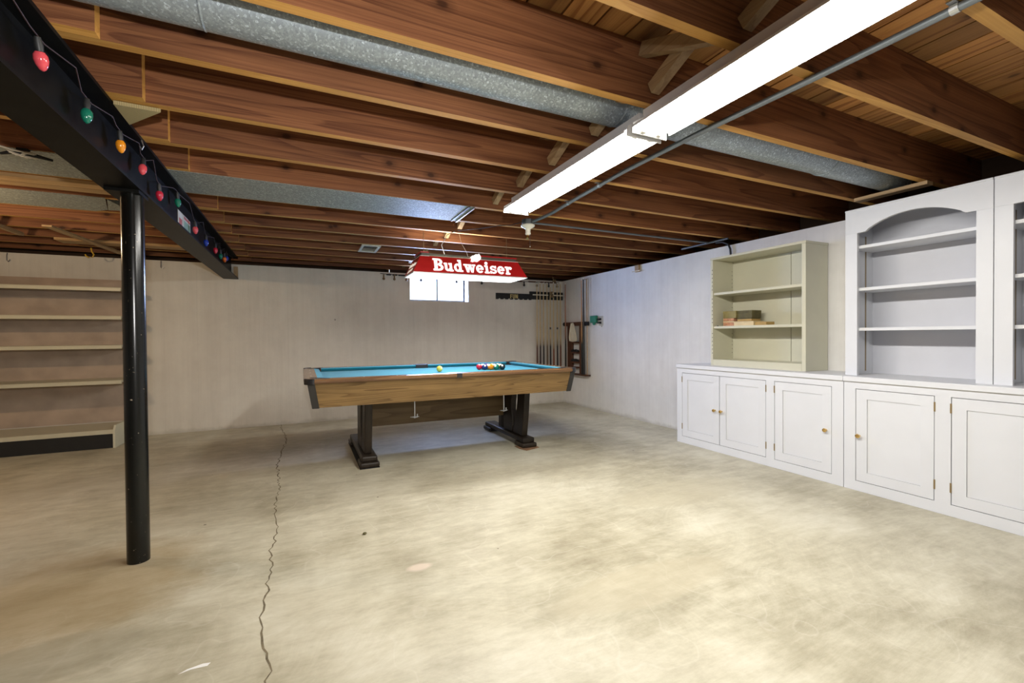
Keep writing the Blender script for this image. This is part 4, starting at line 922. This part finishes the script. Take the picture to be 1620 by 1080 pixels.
cpts = [(5.665, 1.225), (5.63, 1.232), (5.60, 1.20), (5.545, 1.06), (5.525, .985), (5.535, .958), (5.60, .95), (5.69, .955), (5.715, .975), (5.715, 1.02), (5.69, 1.12)]
MB().prism(cpts, 'X', R - .072, R - .058).build('cloth_body', M['cloth_towel'], tg, bev=.006, seg=3)
MB().tube([(R - .078, 5.655, 1.22), (R - .08, 5.685, 1.12), (R - .08, 5.705, 1.02), (R - .078, 5.70, .965), (R - .078, 5.62, .957), (R - .078, 5.54, .965)], .010, 8).build('rolled_edge', M['cloth_towel'], tg, smooth=True)
o = MB().box((R - .06, 5.535, .9475), (R - .03, 5.575, .960)).build('chalk_cube', M['conduit']); tag(o, 'small grey-blue chalk block on the top rung of the wall rack', 'chalk')
cue((R - .062, 5.842), .4825, 'reddish cue with black butt at the left end of the wall rack', (.012, .012, .012), (.30, .13, .07), .36, 1.36, (0, 0), 'cues on the right wall')
cue((R - .065, 5.40), .4825, 'orange-brown cue with black butt beside the black cue on the right wall', (.012, .012, .012), (.50, .25, .09), .33, 1.37, (0, 0), 'cues on the right wall', r=.95)
cue((R - .068, 5.348), .4825, 'all-black cue on the right wall, right of the orange-brown cue', (.012, .013, .013), (.02, .02, .02), .5, 1.375, (0, 0), 'cues on the right wall', r=1.35)
br = thing('bridge_stick', 'thin pale stick with a crossbar at its top, rightmost on the wall rack', 'cue', (R - .05, 5.285, .4825), 'cues on the right wall')
MB().tube([(R - .05, 5.285, .4825), (R - .05, 5.285, 1.84)], .005, 8).build('stick', M['pale_wood'], br)
MB().tube([(R - .05, 5.265, 1.84), (R - .05, 5.43, 1.845)], .004, 8).build('crossbar', M['dark_brass'], br)

# green plug-in and outlet, wood block
ol = thing('wall_outlet', 'cream outlet plate on the right wall behind the green plug-in', 'outlet', (R, 5.02, 1.23))
MB().box((R - .006, 4.975, 1.175), (R, 5.075, 1.305)).build('cover_plate', M['outlet'], ol, bev=.003)
MB().prism([(5.0, 1.155), (5.02, 1.155), (5.03, 1.175), (4.99, 1.175)], 'X', R - .006, R - .001).build('tab', M['outlet'], ol)
for zz in (1.215, 1.262): MB().box((R - .012, 5.012, zz - .015), (R - .006, 5.045, zz + .015)).build('receptacle', M['black_matte'], ol)
gp = thing('green_plug_in', 'green box-shaped plug-in sticking out beside the outlet', 'plug-in', (R - .04, 5.15, 1.26))
MB().box((R - .055, 5.082, 1.215), (R - .012, 5.215, 1.315)).build('body', M['green_plastic'], gp, bev=.008)
MB().prism([(5.12, 1.215), (5.17, 1.215), (5.155, 1.185), (5.135, 1.185)], 'X', R - .045, R - .02).build('spout', M['green_plastic'], gp)
for zz in (1.215, 1.262): MB().box((R - .030, 5.03, zz - .010), (R - .0125, 5.082, zz + .010)).build('prong', M['black_matte'], gp)
wb = thing('wood_block', 'small wood block fixed at the top of the right wall', 'block', (R - .02, 4.27, 1.85))
MB().box((R - .03, 4.235, 1.805), (R - .002, 4.305, 1.888)).build('block', M['pale_wood_y'], wb, bev=.003)
MB().box((R - .036, 4.20, 1.812), (R - .030, 4.35, 1.820)).build('nail_strip', M['dark_brass'], wb)

# ------------------------------------------------------------------ base cabinets on the right
CF, CTOP = 3.308, .755
def cabinet(ya, yb, doors, label, grp='white base cabinets'):
    t = thing('base_cabinet', label, 'cabinet', (3.5, (ya + yb) / 2, 0), grp)
    MB().box((CF + .024, ya + .004, .004), (R - .003, yb - .004, .716)).build('carcass', M['white_paint'], t)
    m = MB(); z0, z1 = .066, .676
    ys = sorted(set([ya] + [v for d in doors for v in (d[0], d[1])] + [yb]))
    m.box((CF, ya + .001, 0.001), (CF + .023, yb - .001, z0)).box((CF, ya + .001, z1), (CF + .023, yb - .001, .7205))
    edges = [ya + .001]
    ds = sorted(doors, key=lambda d: d[0])
    for k, d in enumerate(ds):
        if d[0] - edges[-1] > .004: m.box((CF, edges[-1], z0), (CF + .023, d[0], z1))
        edges.append(d[1])
    if yb - .001 - edges[-1] > .004: m.box((CF, edges[-1], z0), (CF + .023, yb - .001, z1))
    m.build('face_frame', M['white_paint'], t)
    MB().box((CF - .014, ya, .7215), (R - .002, yb, CTOP)).build('top_board', M['white_paint'], t, bev=.003)
    g = .0036
    for da, db, knob_y, hinge_y in doors:
        d0, d1, e0, e1 = da + g, db - g, z0 + g, z1 - g; w = .062
        dm = MB().box((CF + .001, d0, e0), (CF + .021, d0 + w, e1)).box((CF + .001, d1 - w, e0), (CF + .021, d1, e1)).box((CF + .001, d0 + w, e0), (CF + .021, d1 - w, e0 + w)).box((CF + .001, d0 + w, e1 - w), (CF + .021, d1 - w, e1))
        d_ = dm.build('door', M['white_paint'], t)
        MB().box((CF + .006, d0 + w + .0012, e0 + w + .0012), (CF + .020, d1 - w - .0012, e1 - w - .0012)).build('panel', M['white_paint'], d_)
        if knob_y is not None:
            T = Matrix.Translation((CF + .001, knob_y, .367)) @ Matrix.Rotation(-pi / 2, 4, 'Y')
            k_ = MB().lathe([(.0075, 0), (.006, .010), (.0125, .016), (.0145, .022), (.012, .028), (.004, .031)], (0, 0, 0), 16, 0, T).build('knob', M['brass'], d_, smooth=True); k_['label'] = 'round brass knob'
        for zz in (.135, .585):
            MB().box((CF - .002, hinge_y - .004, zz), (CF + .002, hinge_y + .004, zz + .055)).build('hinge', M['dark_brass'], d_)
    return t
cabinet(1.782, 3.266, [(2.777, 3.202, 2.822, 3.202), (2.341, 2.776, 2.752, 2.341), (1.856, 2.272, 1.893, 2.272)], 'white base cabinet with three doors under the tan bookcase')
cabinet(.292, 1.780, [(1.301, 1.710, 1.688, 1.301), (.815, 1.229, .85, 1.229), (.372, .814, .78, .372)], 'white base cabinet under the arched white bookcases, cut by the frame edge')
# ------------------------------------------------------------------ tan metal bookcase
tb = thing('tan_bookcase', 'tan metal bookcase with two shelves standing on the white cabinet', 'bookcase', (3.55, 2.535, CTOP))
bx0, by0, by1, bz0, bz1 = 3.425, 2.105, 2.968, CTOP + .0005, 1.742
for ya, yb in ((by0, by0 + .030), (by1 - .024, by1)):
    MB().box((bx0, ya, bz0), (R - .006, yb, bz1 - .02)).build('side', M['tan_metal'], tb, bev=.002)
MB().box((bx0 - .002, by0 - .003, bz1 - .0195), (R - .005, by1 + .003, bz1)).build('top', M['tan_metal'], tb, bev=.002)
MB().box((R - .016, by0 + .031, bz0), (R - .007, 2.385, bz1 - .02)).build('back', M['tan_metal'], tb)
MB().box((R - .016, 2.390, bz0), (R - .007, by1 - .025, bz1 - .02)).build('back', M['tan_metal'], tb)
MB().box((bx0 + .001, by0 + .031, bz0), (bx0 + .010, by1 - .025, .812)).build('kick_plate', M['tan_metal'], tb)
MB().box((bx0 + .011, by0 + .031, .802), (R - .017, by1 - .025, .812)).build('bottom', M['tan_metal'], tb)
for zz in (1.116, 1.421):
    MB().box((bx0 + .008, by0 + .0315, zz - .022), (R - .017, by1 - .0255, zz)).build('shelf', M['tan_metal'], tb, bev=.002)
m = MB()
for zz in [.87 + .036 * k for k in range(6)] + [1.15 + .036 * k for k in range(7)] + [1.45 + .036 * k for k in range(6)]:
    m.box((bx0 - .0008, by1 - .0225, zz - .004), (bx0 + .001, by1 - .0155, zz + .004)).box((R - .03, by1 - .0245, zz - .003), (R - .024, by1 - .0235, zz + .003))
o = m.build('pin_hole', M['black_matte'], tb); o['kind'] = 'stuff'
# boxes on its middle shelf
zs = 1.1165
def cbox(name, x0, x1, ya, yb, z0, z1, m, label, side=None, lid=True):
    t = thing(name, label, 'box', ((x0 + x1) / 2, (ya + yb) / 2, z0), 'small cartons on the tan bookcase')
    MB().box((x0, ya, z0), (x1, yb, z1)).build('carton', m, t, bev=.0015)
    if lid: MB().box((x0 - .0012, ya - .0012, z1 - (z1 - z0) * .35), (x1 + .0012, yb + .0012, z1 + .001)).build('lid', side or m, t, bev=.001)
    return t
cbox('carton', 3.49, 3.60, 2.775, 2.885, zs, zs + .018, M['card_orange'], 'lowest flat salmon carton under the olive box', None, False)
cbox('carton', 3.492, 3.60, 2.772, 2.888, zs + .0185, zs + .040, M['card_orange'], 'middle salmon carton with pale print under the olive box', M['card_cream'])
cbox('carton', 3.49, 3.60, 2.775, 2.884, zs + .0418, zs + .068, M['card_orange'], 'upper salmon carton directly beneath the olive box', None, False)
cbox('carton', 3.488, 3.60, 2.752, 2.884, zs + .0685, zs + .132, M['card_olive'], 'olive carton topmost of the left stack', M['card_olive'])
cbox('carton', 3.50, 3.62, 2.605, 2.748, zs + .0665, zs + .130, M['card_dark'], 'dark olive carton topmost of the right stack', M['card_dark'])
cbox('carton', 3.505, 3.62, 2.612, 2.752, zs + .0385, zs + .066, M['card_tan'], 'brown carton between the dark olive and cream cartons', M['card_dark'])
cbox('carton', 3.485, 3.62, 2.580, 2.770, zs, zs + .036, M['card_cream'], 'flat cream carton at the bottom of the right stack', M['card_cream'])
cbox('carton', 3.495, 3.60, 2.470, 2.572, zs, zs + .028, M['card_tan'], 'flat mustard carton lying alone at the right', None, False)
o = MB().lathe([(.007, 0), (.007, .006)], (3.47, 2.928, zs), 10).build('black_cap', M['black_matte']); tag(o, 'tiny black cap lying on the tan shelf left of the cartons', 'cap')

# ------------------------------------------------------------------ white hutches
def hutch(ya, yb, label):
    t = thing('white_hutch', label, 'bookcase', (3.55, (ya + yb) / 2, CTOP), 'white arched hutches')
    hx, z0, z1 = 3.402, CTOP + .0005, 1.868
    oa, ob = ya + .068, yb - .072
    # face frame: two stiles and an arched head
    MB().box((hx, yb - .072, z0), (hx + .022, yb, 1.716)).build('stile', M['white_paint'], t)
    MB().box((hx, ya, z0), (hx + .022, ya + .068, 1.716)).build('stile', M['white_paint'], t)
    w = ob - oa; c = (oa + ob) / 2
    arch = [(ob, 1.7165), (ob - .045, 1.7185), (ob - .058, 1.728)]
    n = 18; hw = w / 2 - .065
    for k in range(n + 1):
        u = -1 + 2 * k / n; arch.append((c - u * hw, 1.735 + .064 * (1 - abs(u) ** 2.1)))
    arch += [(oa + .058, 1.728), (oa + .045, 1.7185), (oa, 1.7165)]
    MB().prism([(yb, 1.7165), (yb, z1)] + [(ya, z1), (ya, 1.7165)] + arch[::-1], 'X', hx, hx + .022).build('arched_head', M['white_paint'], t)
    MB().box((hx - .006, ya - .0005, z1), (R - .004, yb + .0005, z1 + .012)).build('top_board', M['white_paint'], t, bev=.003)
    for a, b in ((ya + .002, ya + .020), (yb - .020, yb - .002)):
        MB().box((hx + .0225, a, z0), (R - .012, b, z1 - .001)).build('side', M['white_paint'], t)
    MB().box((R - .011, ya + .002, z0), (R - .003, yb - .002, z1 - .001)).build('back', M['white_shaded_back'], t)
    for zz in (1.633, 1.348, 1.078):
        MB().box((hx + .023, ya + .0215, zz - .020), (R - .0125, yb - .0215, zz)).build('shelf', M['white_paint'], t, bev=.001)
    for a in (ya + .0205, yb - .0215):
        for xx in (3.60,):
            MB().box((xx, a, z0 + .02), (xx + .014, a + .001, 1.72)).build('shelf_standard', M['dark_brass'], t)
    return t
hutch(1.092, 1.822, 'white arched hutch next to the tan bookcase, on the base cabinets')
hutch(.360, 1.088, 'white hutch at the edge of the frame, right of the arched one')
